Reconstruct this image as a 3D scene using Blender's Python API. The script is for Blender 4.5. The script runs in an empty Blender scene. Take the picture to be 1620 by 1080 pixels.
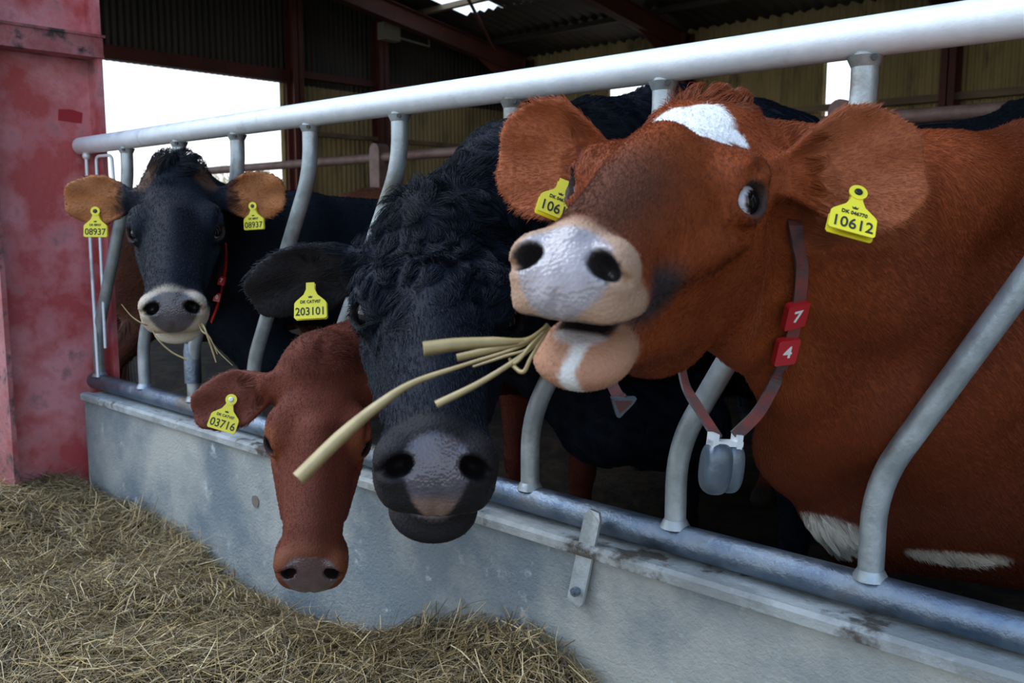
import bpy, math
import numpy as np
from mathutils import Vector, Matrix

# ------------------------------------------------------------------ camera, sky, exposure
SC = bpy.context.scene
COL = SC.collection
F_PX = 1450.0
CAM = np.array([0.0, -1.27, 1.0])
_yaw, _pit = math.radians(47.0), math.radians(-7.3)
CF = np.array([-math.cos(_yaw)*math.cos(_pit), math.sin(_yaw)*math.cos(_pit), math.sin(_pit)])
CR = np.cross(CF, [0, 0, 1.0]); CR /= np.linalg.norm(CR)
CU = np.cross(CR, CF)
cam_data = bpy.data.cameras.new('camera'); cam = bpy.data.objects.new('camera', cam_data); COL.objects.link(cam)
cam.matrix_world = Matrix(((CR[0], CU[0], -CF[0], CAM[0]), (CR[1], CU[1], -CF[1], CAM[1]), (CR[2], CU[2], -CF[2], CAM[2]), (0, 0, 0, 1)))
cam_data.sensor_width = 36.0; cam_data.lens = 36.0*F_PX/1620.0
cam_data.clip_start = .02; cam_data.clip_end = 300
cam_data.dof.use_dof = True; cam_data.dof.focus_distance = 1.45; cam_data.dof.aperture_fstop = 9.0
SC.camera = cam

world = bpy.data.worlds.new('sky'); SC.world = world; world.use_nodes = True
nt = world.node_tree; nt.nodes.clear()
wo = nt.nodes.new('ShaderNodeOutputWorld'); bg = nt.nodes.new('ShaderNodeBackground')
tc = nt.nodes.new('ShaderNodeTexCoord'); sx = nt.nodes.new('ShaderNodeSeparateXYZ'); rp = nt.nodes.new('ShaderNodeValToRGB')
nt.links.new(tc.outputs['Generated'], sx.inputs[0]); nt.links.new(sx.outputs['Z'], rp.inputs[0])
rp.color_ramp.elements[0].position = 0.0; rp.color_ramp.elements[0].color = (1.0, .98, .96, 1)
rp.color_ramp.elements[1].position = .75; rp.color_ramp.elements[1].color = (.33, .58, 1.0, 1)
e_ = rp.color_ramp.elements.new(.22); e_.color = (.74, .87, 1.0, 1)
nt.links.new(rp.outputs[0], bg.inputs[0]); bg.inputs[1].default_value = 1.75
nt.links.new(bg.outputs[0], wo.inputs[0])

# added wide soft lamp standing in for sky glow from the upper left
sd = bpy.data.lights.new('sky_glow', 'SUN'); sky_glow = bpy.data.objects.new('sky_glow', sd); COL.objects.link(sky_glow)
sd.energy = 3.0; sd.angle = math.radians(50); sd.color = (.90, .95, 1.0)
sky_glow.rotation_euler = Vector((0.55, 0.26, -0.80)).to_track_quat('-Z', 'Y').to_euler()

SC.view_settings.view_transform = 'Standard'; SC.view_settings.look = 'None'
SC.view_settings.exposure = 0.0; SC.view_settings.gamma = 1.0
SC.view_settings.use_curve_mapping = False
SC.cycles.use_denoising = True
SC.cycles.max_bounces = 6

# ------------------------------------------------------------------ helpers
RNG = np.random.default_rng(7)
def ray(x, y): return CF + CR*(x-810)/F_PX - CU*(y-540)/F_PX
def on_y(x, y, Y): d = ray(x, y); return CAM + d*(Y-CAM[1])/d[1]
def on_x(x, y, X): d = ray(x, y); return CAM + d*(X-CAM[0])/d[0]
def at_depth(x, y, D): return CAM + ray(x, y)*D
def A(*v): return np.array(v, float)
def unit(v): v = np.asarray(v, float); return v/np.linalg.norm(v)

def props(o, label=None, cat=None, group=None, kind=None):
    if label: o['label'] = label
    if cat: o['category'] = cat
    if group: o['group'] = group
    if kind: o['kind'] = kind
    return o
def empty(name, loc, label, cat, group=None):
    o = bpy.data.objects.new(name, None); COL.objects.link(o); o.location = Vector(loc); o.empty_display_size = .05
    return props(o, label, cat, group)
def link(name, me, mat=None, parent=None, smooth=True):
    o = bpy.data.objects.new(name, me); COL.objects.link(o)
    if mat is not None:
        for m in (mat if isinstance(mat, (list, tuple)) else [mat]): me.materials.append(m)
    if smooth: me.shade_smooth()
    if parent is not None:
        o.parent = parent
        L = Vector(parent.location); q = parent.parent
        while q is not None: L = L + Vector(q.location); q = q.parent
        o.location = -L              # meshes are written in world metres
    return o

class MB:
    """collects verts/faces of ONE mesh"""
    def __init__(s): s.v = []; s.f = []; s.m = []; s.sm = []
    def add(s, v, f, mi=0, sm=True):
        b = len(s.v); s.v += [tuple(map(float, p)) for p in v]
        for q in f: s.f.append(tuple(b+i for i in q)); s.m.append(mi); s.sm.append(sm)
    def box(s, lo, hi, mi=0, M=None):
        x0, y0, z0 = lo; x1, y1, z1 = hi
        v = [(x, y, z) for z in (z0, z1) for y in (y0, y1) for x in (x0, x1)]
        if M is not None: v = [M(np.array(p, float)) for p in v]
        s.add(v, [(0, 2, 3, 1), (4, 5, 7, 6), (0, 1, 5, 4), (2, 6, 7, 3), (0, 4, 6, 2), (1, 3, 7, 5)], mi, False)
    def tube(s, pts, r, n=16, mi=0, cap=True):
        pts = [np.asarray(p, float) for p in pts]; rr = r if hasattr(r, '__len__') else [r]*len(pts)
        t = unit(pts[1]-pts[0]); a = unit(np.cross(t, [0.3, .2, 1] if abs(t[2]) < .9 else [1, .2, 0])); rings = []
        for i, p in enumerate(pts):
            t = unit(pts[min(i+1, len(pts)-1)]-pts[max(i-1, 0)]); a = unit(a-t*(a@t)); b = np.cross(t, a)
            rings.append([p+rr[i]*(math.cos(k*2*math.pi/n)*a+math.sin(k*2*math.pi/n)*b) for k in range(n)])
        v = [q for R in rings for q in R]
        f = [(i*n+k, i*n+(k+1) % n, (i+1)*n+(k+1) % n, (i+1)*n+k) for i in range(len(pts)-1) for k in range(n)]
        s.add(v, f, mi)
        if cap:
            s.add(rings[0], [tuple(range(n))[::-1]], mi, False); s.add(rings[-1], [tuple(range(n))], mi, False)
    def prism(s, poly, M, th, mi=0):
        """poly in 2-D, M maps (x,y,z) local to world, thickness th along z"""
        n = len(poly); v = [M(A(x, y, 0)) for x, y in poly]+[M(A(x, y, th)) for x, y in poly]
        s.add(v, [tuple(range(n))[::-1], tuple(range(n, 2*n))]+[(i, (i+1) % n, n+(i+1) % n, n+i) for i in range(n)], mi, False)
    def ball(s, c, r, n=16, mi=0, M=None):
        v = []; 
        for i in range(n+1):
            th = math.pi*i/n
            for k in range(2*n):
                ph = math.pi*k/n
                p = A(math.sin(th)*math.cos(ph), math.sin(th)*math.sin(ph), math.cos(th))*r
                v.append((M(p) if M else p)+A(*c))
        f = [(i*2*n+k, (i+1)*2*n+k, (i+1)*2*n+(k+1) % (2*n), i*2*n+(k+1) % (2*n)) for i in range(n) for k in range(2*n)]
        s.add(v, f, mi)
    def build(s, name, mat, parent=None):
        me = bpy.data.meshes.new(name); me.from_pydata(s.v, [], s.f); me.update()
        o = link(name, me, mat, parent, smooth=False)
        me.polygons.foreach_set('material_index', s.m); me.polygons.foreach_set('use_smooth', s.sm); me.update()
        return o

def mesh_np(name, V, Fc, m, cols=None):
    me = bpy.data.meshes.new(name); me.vertices.add(len(V)); me.vertices.foreach_set('co', V.astype(np.float32).ravel())
    nf = len(Fc); kk = Fc.shape[1]; me.loops.add(nf*kk); me.loops.foreach_set('vertex_index', Fc.astype(np.int32).ravel())
    me.polygons.add(nf); me.polygons.foreach_set('loop_start', np.arange(0, nf*kk, kk, dtype=np.int32)); me.polygons.foreach_set('loop_total', np.full(nf, kk, np.int32))
    me.update(calc_edges=True); me.validate()
    if cols is not None:
        a = me.color_attributes.new('col', 'FLOAT_COLOR', 'POINT'); a.data.foreach_set('color', np.concatenate([cols, np.ones((len(cols), 1))], 1).astype(np.float32).ravel())
    return me

def arc(P, r, steps=6):
    """polyline with rounded corners of radius ~r"""
    P = [np.asarray(p, float) for p in P]; out = [P[0]]
    for i in range(1, len(P)-1):
        a = P[i]+unit(P[i-1]-P[i])*r; b = P[i]+unit(P[i+1]-P[i])*r
        for k in range(steps+1):
            t = k/steps; out.append((1-t)**2*a+2*t*(1-t)*P[i]+t*t*b)
    out.append(P[-1]); return out

# ------------------------------------------------------------------ materials
def mat(name, col=(.5, .5, .5), rough=.6, metal=0, col2=None, scale=8, lo=.35, hi=.65, bump=0, bscale=40, spec=.5, attr=None, stretch=(1, 1, 1), col3=None, scale3=2.5, lo3=.5, hi3=.62, rough2=None):
    m = bpy.data.materials.new(name); m.use_nodes = True; t = m.node_tree; b = t.nodes['Principled BSDF']
    b.inputs['Roughness'].default_value = rough; b.inputs['Metallic'].default_value = metal
    b.inputs['Specular IOR Level'].default_value = spec; b.inputs['Base Color'].default_value = (*col, 1)
    g = t.nodes.new('ShaderNodeTexCoord'); mp = t.nodes.new('ShaderNodeMapping'); mp.inputs['Scale'].default_value = stretch
    t.links.new(g.outputs['Object'], mp.inputs[0])
    def noise(sc, det=8):
        n = t.nodes.new('ShaderNodeTexNoise'); n.inputs['Scale'].default_value = sc; n.inputs['Detail'].default_value = det
        n.inputs['Roughness'].default_value = .62; t.links.new(mp.outputs[0], n.inputs[0]); return n
    def ramp(src, a, c):
        r = t.nodes.new('ShaderNodeMapRange'); r.inputs[1].default_value = a; r.inputs[2].default_value = c; t.links.new(src, r.inputs[0]); return r.outputs[0]
    last = None
    if attr:
        at = t.nodes.new('ShaderNodeAttribute'); at.attribute_name = attr; last = at.outputs['Color']
    if col2 is not None:
        mx = t.nodes.new('ShaderNodeMix'); mx.data_type = 'RGBA'; mx.inputs[6].default_value = (*col, 1); mx.inputs[7].default_value = (*col2, 1)
        fac = ramp(noise(scale).outputs[0], lo, hi); t.links.new(fac, mx.inputs[0]); last = mx.outputs[2]
        if rough2 is not None:
            q = t.nodes.new('ShaderNodeMapRange'); q.inputs[3].default_value = rough; q.inputs[4].default_value = rough2
            t.links.new(fac, q.inputs[0]); t.links.new(q.outputs[0], b.inputs['Roughness'])
    if col3 is not None:
        mx = t.nodes.new('ShaderNodeMix'); mx.data_type = 'RGBA'; t.links.new(last, mx.inputs[6]) if last else None; mx.inputs[7].default_value = (*col3, 1)
        t.links.new(ramp(noise(scale3, 10).outputs[0], lo3, hi3), mx.inputs[0]); last = mx.outputs[2]
    if last: t.links.new(last, b.inputs['Base Color'])
    if bump:
        bn = t.nodes.new('ShaderNodeBump'); bn.inputs['Strength'].default_value = bump; bn.inputs['Distance'].default_value = .01
        t.links.new(noise(bscale).outputs[0], bn.inputs['Height']); t.links.new(bn.outputs[0], b.inputs['Normal'])
    return m
M = {}
M['galv'] = mat('galvanised_steel', (.78, .82, .85), .36, .22, (.90, .92, .94), 30, .35, .7, .10, 120, col3=(.42, .45, .45), scale3=9, lo3=.60, hi3=.76, rough2=.5)
M['galv_bar'] = mat('galvanised_bar_steel', (.36, .40, .41), .38, .6, (.56, .61, .62), 20, .35, .7, .15, 100, col3=(.20, .19, .16), scale3=7, lo3=.52, hi3=.70, rough2=.5)  # bars darkened in colour for blocked sky light; brown-grey patches are dirt
M['galv_worn'] = mat('worn_galvanised_steel', (.14, .19, .27), .28, .88, (.32, .37, .42), 14, .35, .7, .3, 90, col3=(.15, .12, .09), scale3=7, lo3=.56, hi3=.7, rough2=.55)  # navy base colour imitates the dark barn reflected; brown patches are dirt
M['concrete'] = mat('concrete', (.19, .225, .245), .85, 0, (.44, .44, .40), 3.0, .40, .61, .6, 140, col3=(.52, .55, .55), scale3=16, lo3=.60, hi3=.72, spec=.3)
M['cap'] = mat('worn_concrete_edge', (.30, .31, .30), .8, 0, (.46, .48, .47), 12, .4, .6, .5, 90, col3=(.09, .075, .06), scale3=9, lo3=.55, hi3=.62)
M['redpaint'] = mat('faded_red_paint', (.46, .075, .075), .5, 0, (.68, .27, .29), 4.5, .42, .6, .3, 60, col3=(.16, .09, .08), scale3=9, lo3=.56, hi3=.74)
M['redpaint2'] = mat('weathered_red_oxide_paint', (.30, .065, .065), .55, 0, (.48, .19, .20), 7, .4, .62, .3, 60, col3=(.05, .03, .028), scale3=14, lo3=.50, hi3=.62)
M['oxide'] = mat('red_oxide_steel', (.13, .030, .018), .7, 0, (.07, .02, .014), 3)
M['tin'] = mat('corrugated_wall_sheet', (.48, .36, .15), .7, 0, (.28, .21, .09), 2.2, .3, .7, stretch=(1, 1, .35), col3=(.06, .045, .03), scale3=5, lo3=.55, hi3=.75)
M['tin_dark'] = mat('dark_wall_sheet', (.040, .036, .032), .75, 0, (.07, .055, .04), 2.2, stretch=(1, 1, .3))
M['roof'] = mat('roof_sheet', (.060, .045, .035), .8, 0, (.035, .028, .022), 2)
M['timber'] = mat('purlin_timber', (.26, .18, .10), .7, 0, (.15, .10, .06), 5, stretch=(.2, 1, 1))
M['bedding'] = mat('muddy_bedding', (.016, .012, .010), .85, 0, (.050, .035, .02), 14, .4, .7, 1.0, 25, spec=.15, col3=(.012, .010, .009), scale3=5)
M['apron'] = mat('yard_concrete', (.13, .115, .09), .9, 0, (.19, .165, .13), 4, bump=.4)
M['yard'] = mat('yard_ground', (.16, .15, .12), .9, 0, (.11, .12, .08), 1)
M['haybase'] = mat('packed_hay', (.13, .105, .05), .9, 0, (.07, .055, .03), 30, .4, .65, 1.0, 60)
M['hay'] = mat('hay_blades', attr='col', rough=.6, spec=.35)
M['stalk'] = mat('hay_stalk', (.46, .34, .16), .55, 0, (.33, .24, .10), 30)
M['yellow'] = mat('yellow_plastic', (.85, .72, .03), .35, spec=.5)
M['ink'] = mat('black_ink', (.02, .02, .015), .6)
M['black_stud'] = mat('black_plastic_stud', (.015, .013, .012), .3)
M['white_stud'] = mat('pale_plastic_stud', (.75, .75, .72), .3)
M['strap'] = mat('dark_webbing_strap', (.045, .045, .05), .7, 0, (.10, .09, .09), 60)
M['strap_red'] = mat('faded_red_strap_face', (.22, .045, .035), .7, 0, (.07, .05, .05), 40)
M['block'] = mat('red_plastic_number_block', (.50, .018, .022), .35)
M['white'] = mat('white_print', (.85, .83, .80), .5)
M['lead'] = mat('grey_plastic_weight', (.085, .11, .14), .30, .45, (.16, .19, .22), 12, bump=.15, bscale=50)
M['fur_body'] = mat('short_coat_skin', attr='col', rough=.62, spec=.3)
M['rust'] = mat('rusty_pipe', (.16, .085, .07), .6, .2, (.26, .17, .15), 9, bump=.3, bscale=60)
M['lampgrey'] = mat('floodlight_housing', (.35, .33, .25), .5)
def body_material():
    m = bpy.data.materials.new('animal_skin'); m.use_nodes = True; t = m.node_tree; b = t.nodes['Principled BSDF']
    at = t.nodes.new('ShaderNodeAttribute'); at.attribute_name = 'col'; t.links.new(at.outputs['Color'], b.inputs['Base Color'])
    w = t.nodes.new('ShaderNodeAttribute'); w.attribute_name = 'wet'
    q = t.nodes.new('ShaderNodeMapRange'); q.inputs[3].default_value = .65; q.inputs[4].default_value = .17; t.links.new(w.outputs['Fac'], q.inputs[0])
    t.links.new(q.outputs[0], b.inputs['Roughness'])
    q2 = t.nodes.new('ShaderNodeMapRange'); q2.inputs[3].default_value = .12; q2.inputs[4].default_value = .6; t.links.new(w.outputs['Fac'], q2.inputs[0]); t.links.new(q2.outputs[0], b.inputs['Specular IOR Level'])
    g = t.nodes.new('ShaderNodeTexCoord'); v = t.nodes.new('ShaderNodeTexVoronoi'); v.inputs['Scale'].default_value = 260; t.links.new(g.outputs['Object'], v.inputs[0])
    n = t.nodes.new('ShaderNodeTexNoise'); n.inputs['Scale'].default_value = 90; t.links.new(g.outputs['Object'], n.inputs[0])
    ad = t.nodes.new('ShaderNodeMath'); ad.operation = 'ADD'; t.links.new(v.outputs['Distance'], ad.inputs[0]); t.links.new(n.outputs[0], ad.inputs[1])
    bn = t.nodes.new('ShaderNodeBump'); bn.inputs['Strength'].default_value = .35; bn.inputs['Distance'].default_value = .002
    t.links.new(ad.outputs[0], bn.inputs['Height']); t.links.new(bn.outputs[0], b.inputs['Normal'])
    return m
M['skin'] = body_material()
def hair_material(spec, name):
    m = bpy.data.materials.new(name); m.use_nodes = True; t = m.node_tree; b = t.nodes['Principled BSDF']
    at = t.nodes.new('ShaderNodeAttribute'); at.attribute_name = 'col'; t.links.new(at.outputs['Color'], b.inputs['Base Color'])
    b.inputs['Roughness'].default_value = .48; b.inputs['Specular IOR Level'].default_value = spec
    return m
M['hair'] = hair_material(.24, 'red_coat_hair'); M['hair_black'] = hair_material(.13, 'black_coat_hair')
def eye_material():
    m = bpy.data.materials.new('eyeball'); m.use_nodes = True; t = m.node_tree; b = t.nodes['Principled BSDF']
    at = t.nodes.new('ShaderNodeAttribute'); at.attribute_name = 'col'; t.links.new(at.outputs['Color'], b.inputs['Base Color'])
    b.inputs['Roughness'].default_value = .04
    return m
M['eye'] = eye_material()
# ------------------------------------------------------------------ the barn: floor, walls, roof
def corrugated(name, p0, p1, z0, z1, nrm, m, pitch=.07, amp=.014, holes=(), kind='structure', parent=None, zt=None):
    """wavy sheet from p0 to p1 (xy) between z0 and z1; holes = (s0,s1,za,zb) left open; zt(s) raises the top edge"""
    p0 = A(*p0); p1 = A(*p1); L = np.linalg.norm(p1-p0); d = (p1-p0)/L; n = A(*nrm)
    cuts = sorted(set([0, L]+[h[0] for h in holes]+[h[1] for h in holes])); zs = sorted(set([z0, z1]+[h[2] for h in holes]+[h[3] for h in holes]))
    mb = MB()
    for a, b in zip(cuts[:-1], cuts[1:]):
        k = max(2, int((b-a)/pitch*6)); ss = np.linspace(a, b, k+1)
        for za, zb in zip(zs[:-1], zs[1:]):
            if any(h[0] <= a+1e-6 and h[1] >= b-1e-6 and h[2] <= za+1e-6 and h[3] >= zb-1e-6 for h in holes): continue
            v = []
            for s in ss:
                o = math.sin(s/pitch*2*math.pi)*amp; q = p0+d*s+n*o
                top = zt(s) if (zt and zb == z1) else zb
                v += [(q[0], q[1], za), (q[0], q[1], top)]
            mb.add(v, [(2*i, 2*i+2, 2*i+3, 2*i+1) for i in range(k)])
    o = mb.build(name, m, parent)
    if kind: o['kind'] = kind
    return o

XL, YB, YR, ZE, SL = -9.2, 8.4, 4.2, 3.12, .155
def roof_z(y): return ZE+SL*(YB-y) if y > YR else ZE+SL*(y)
fl = MB()
nx, ny = 60, 40
xs = np.linspace(XL, 4.0, nx); ys = np.linspace(.06, YB, ny)
V = [(x, y, .02*math.sin(x*7+y*3)*math.sin(y*9+x*2)+.015*math.sin(x*17)*math.sin(y*13)) for y in ys for x in xs]
fl.add(V, [(j*nx+i, j*nx+i+1, (j+1)*nx+i+1, (j+1)*nx+i) for j in range(ny-1) for i in range(nx-1)])
fl.build('floor', M['bedding'])['kind'] = 'structure'
g = MB(); g.add([(-9.2, -60, 0), (60, -60, 0), (60, .1, -.03), (-9.2, .1, -.03)], [(0, 1, 2, 3)]); g.build('yard_apron', M['apron'])['kind'] = 'structure'
g = MB(); g.add([(-90, -60, -.04), (-9.2, -60, -.04), (-9.2, 70, -.04), (-90, 70, -.04)], [(0, 1, 2, 3)]); g.build('yard_ground', M['yard'])['kind'] = 'structure'

# gable wall beyond, with its wide opening; upper sheets darker
zt = lambda s: roof_z(s)+.19
corrugated('wall_left', (XL, 0), (XL, YB), 0, 2.585, (1, 0), M['tin'], holes=[(.6, 4.74, 1.22, 2.585)])
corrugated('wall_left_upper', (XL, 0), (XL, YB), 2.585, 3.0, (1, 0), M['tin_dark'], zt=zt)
# back wall with two openings
corrugated('wall_back', (XL, YB), (4.0, YB), 0, ZE+.22, (0, 1), M['tin'], holes=[(-7.30-XL, -6.67-XL, 1.9, 2.80), (-4.42-XL, -4.10-XL, 1.98, 2.80)])
corrugated('wall_right', (4.0, 0), (4.0, YB), 0, 3.0, (1, 0), M['tin'], zt=zt)
# roof: two corrugated slopes with one clear sheet left open to the sky
def roof(name, ya, yb, mtl, x0=XL-.1, x1=4.1):
    mb = MB(); xs = np.arange(x0, x1+.02, .03)
    v = []
    for x in xs:
        o = .02*math.sin(x/.15*2*math.pi)
        v += [(x, ya, roof_z(ya)+.16+o), (x, yb, roof_z(yb)+.16+o)]
    mb.add(v, [(2*i, 2*i+2, 2*i+3, 2*i+1) for i in range(len(xs)-1)]); return mb.build(name, mtl)
def ray_roof(x, y):
    d = ray(x, y); t = 5.
    for _ in range(60):
        p = CAM+d*t; t += (roof_z(p[1])+.16-p[2])/(d[2]+SL*d[1])*.9
    return CAM+d*t
s0, s1 = ray_roof(750, 20), ray_roof(750, -60)
sk = (min(s0[1], s1[1])-.1, s0[1]); skx = (ray_roof(712, 10)[0], ray_roof(800, 12)[0])
roof('ceiling', 0, YR+.001, M['roof'])['kind'] = 'structure'
for i, (a, b, x0, x1) in enumerate([(sk[1], YB+.1, XL-.1, 4.1), (YR, sk[0], XL-.1, 4.1), (sk[0], sk[1], XL-.1, skx[0]), (sk[0], sk[1], skx[1], 4.1)]):
    roof('ceiling', a, b, M['roof'], x0, x1)['kind'] = 'structure'
# steel portal frames
def beam(mb, a, b, w, h, up=(0, 0, 1), t=.012):
    """I-section from a to b"""
    a = A(*a); b = A(*b); d = unit(b-a); s = unit(np.cross(d, A(*up))); n = np.cross(s, d); L = np.linalg.norm(b-a)
    Mx = lambda p: a+s*p[0]+d*p[1]+n*p[2]
    mb.box((-w/2, 0, h/2-t), (w/2, L, h/2), M=Mx); mb.box((-w/2, 0, -h/2), (w/2, L, -h/2+t), M=Mx); mb.box((-t/2, 0, -h/2), (t/2, L, h/2), M=Mx)
G = 'portal frames of the barn'
for x, lab in ((-8.62, 'red oxide steel portal frame standing against the far gable wall'), (-6.1, 'red oxide steel portal frame crossing the roof in mid barn'), (-3.1, 'red oxide steel portal frame at back wall behind the black back on the right')):
    e = empty('portal_frame', (x, YB-.15, 0), lab, 'steel frame', G)
    c = MB(); beam(c, (x, YB-.15, 0), (x, YB-.15, ZE+.1), .14, .2, (0, 1, 0)); c.build('column', M['oxide'], e)
    rf = MB(); beam(rf, (x, YB-.1, roof_z(YB-.1)-.05), (x, YR, roof_z(YR)-.05), .13, .22); beam(rf, (x, YR, roof_z(YR)-.05), (x, .1, roof_z(.1)-.05), .13, .22); rf.build('rafter', M['oxide'], e)
    hn = MB(); hn.prism([(0, 0), (-1.0, .155), (0, -.35)], lambda p, x=x: A(x-.01+p[2], YB-.15+p[0], ZE-.12+p[1]), .02); hn.build('haunch', M['oxide'], e)
for y, lab in ((4.85, 'red oxide gable post at the right jamb of the bright opening'), (6.08, 'red oxide gable post right of the opening with the floodlight above')):
    mb = MB(); beam(mb, (XL+.14, y, 0), (XL+.14, y, roof_z(y)-.02), .14, .16, (1, 0, 0)); props(mb.build('gable_post', M['oxide']), lab, 'steel post')
mb = MB(); mb.box((XL+.03, 0.3, 2.585), (XL+.12, 4.8, 2.72)); props(mb.build('lintel_rail', M['oxide']), 'dark steel lintel along the top of the bright opening', 'steel rail')
mb = MB(); mb.box((XL+.03, 4.95, 2.66), (XL+.10, YB, 2.74)); props(mb.build('sheeting_rail', M['oxide']), 'red oxide horizontal rail on gable wall right of the opening', 'steel rail')
mb = MB(); mb.box((XL+.03, 4.95, 2.02), (XL+.08, YB, 2.07)); props(mb.build('sheeting_rail', M['timber']), 'pale lower horizontal rail on gable wall right of the opening', 'steel rail')
mb = MB(); mb.box((-6.0, YB-.12, 2.19), (4.0, YB-.03, 2.26)); props(mb.build('sheeting_rail', M['timber']), 'pale horizontal rail along the back wall under the bright slots', 'steel rail')
for y in (1.4, 2.8, 5.2, 6.4, 7.6):
    mb = MB(); mb.box((XL, y-.035, roof_z(y)+.075), (4.0, y+.035, roof_z(y)+.135))
    props(mb.build('purlin', M['timber'] if y == 6.4 else M['roof']), 'long roof purlin %s' % {1.4: 'nearest the open feeding front', 2.8: 'between the front and the ridge', 5.2: 'just beyond the ridge', 6.4: 'of pale timber beside the bright rooflight', 7.6: 'nearest the back eaves'}[y], 'purlin', 'purlins under the roof')
# bracing rod
mb = MB(); mb.tube([(-8.5, 7.5, roof_z(7.5)-.02), (-6.25, 4.3, roof_z(4.3)-.06)], .02, 8); props(mb.build('bracing_rod', M['oxide']), 'thin diagonal bracing rod under the roof', 'rod')
# floodlight on the gable post
e = empty('floodlight', (XL+.36, 6.05, 3.3), 'pale floodlight fixed near the top of the gable post', 'lamp')
mb = MB(); mb.box((XL+.222, 5.98, 3.20), (XL+.34, 6.24, 3.40)); mb.build('housing', M['lampgrey'], e)
mb = MB(); mb.tube([(XL+.29, 6.24, 3.26), (XL+.29, 6.75, 3.22), (XL+.29, 6.75, 3.36)], .014, 8); mb.build('bracket', M['lampgrey'], e)
# bare tree outside, seen through the opening
def tree(x, y, lab, seed):
    rg = np.random.default_rng(seed); mb = MB()
    def br(p, d, L, r, k):
        q = p+d*L; mb.tube([p, (p+q)/2+rg.normal(0, .03*L, 3), q], [r, r*.8, r*.6], 5)
        if k == 0: return
        for _ in range(4): br(q, unit(d+rg.normal(0, .55, 3)+A(0, 0, .15)), L*.68, r*.55, k-1)
    br(A(x, y, -.05), A(0, 0, 1), 1.1, .10, 4)
    props(mb.build('bare_tree', mat('sunlit_bark', (.62, .52, .34), .9)), lab, 'tree')
p = on_x(385, 240, -24.); tree(p[0], p[1], 'bare pale tree standing outside beyond the bright opening', 3)

# inner pipe barrier
e = empty('pipe_barrier', (-5.29, 3.0, 0), 'rusty pipe barrier inside the barn with rounded flat post heads', 'barrier')
mb = MB(); mb.tube([(-8.6, 3.0, 1.475), (2.0, 3.0, 1.475)], .033, 14); mb.build('rail', M['rust'], e)
for x in (-8.5, -5.29, -1.86, 1.2):
    mb = MB(); pl = [(-.055, -1.50), (.055, -1.50)]+[(.055*math.cos(a), .055*math.sin(a)+.02) for a in np.linspace(0, math.pi, 9)]
    mb.prism(pl, lambda p, x=x: A(x+p[0], 2.95+p[2], 1.50+p[1]), .1); mb.build('post', M['rust'], e)

# ------------------------------------------------------------------ the red column
e = empty('steel_column', (-3.12, -.04, 0), 'faded red painted steel I-beam column at left end of the feed barrier', 'column')
mb = MB(); mb.box((-3.130, -.277, 0), (-3.118, .045, 3.3)); mb.build('web', M['redpaint'], e)
mb = MB(); mb.box((-3.21, -.292, 0), (-3.038, -.277, 3.3)); mb.build('flange', M['redpaint2'], e)
mb = MB(); mb.box((-3.21, .040, 0), (-3.038, .055, 3.3)); mb.build('flange', M['redpaint'], e)
mb = MB(); mb.box((-3.118, -.33, 1.592), (-3.03, .065, 1.600)); mb.box((-3.044, -.33, 1.535), (-3.034, .058, 1.592)); mb.box((-3.118, -.33, 1.528), (-3.03, .058, 1.535)); mb.build('cleat', M['redpaint2'], e)
mb = MB(); pl = [(-.035+.008*math.sin(3), 0), (.04, -.004), (.045, .03), (.01, .038), (-.03, .035)]
mb.prism(pl, lambda p: A(-3.118+p[2], -.03+p[0], 1.33+p[1]), .0015); mb.build('paint_patch', mat('fresh_red_paint', (.34, .02, .03), .5), e)

# ------------------------------------------------------------------ concrete wall
mb = MB()
prof = [(-.06, -.02), (-.06, .425), (-.072, .430), (-.074, .446), (-.066, .452), (-.045, .452), (-.040, .446), (-.02, .446), (.10, .446), (.10, -.02)]
xs = list(np.linspace(-3.05, .6, 40)); n = len(prof)
v = [(x, y, z) for x in xs for y, z in prof]
f = [(i*n+k, (i+1)*n+k, (i+1)*n+(k+1) % n, i*n+(k+1) % n) for i in range(len(xs)-1) for k in range(n)]
mb.add(v, f, 0, False); mb.add(v[:n], [tuple(range(n))[::-1]], 0, False); mb.add(v[-n:], [tuple(range(n))], 0, False)
o = mb.build('wall_front', [M['concrete'], M['cap']])
mi = [1 if 1 <= k <= 7 else 0 for i in range(len(xs)-1) for k in range(n)]+[0, 0]
o.data.polygons.foreach_set('material_index', mi); o['kind'] = 'structure'
# cast mark in the wall face
mb = MB(); mb.tube([(-2.02, -.0625, .30), (-2.02, -.058, .30)], .016, 18); props(mb.build('plugged_hole', M['apron']), 'round filled hole mark on the concrete face left of the low brown head', 'plug')

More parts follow.
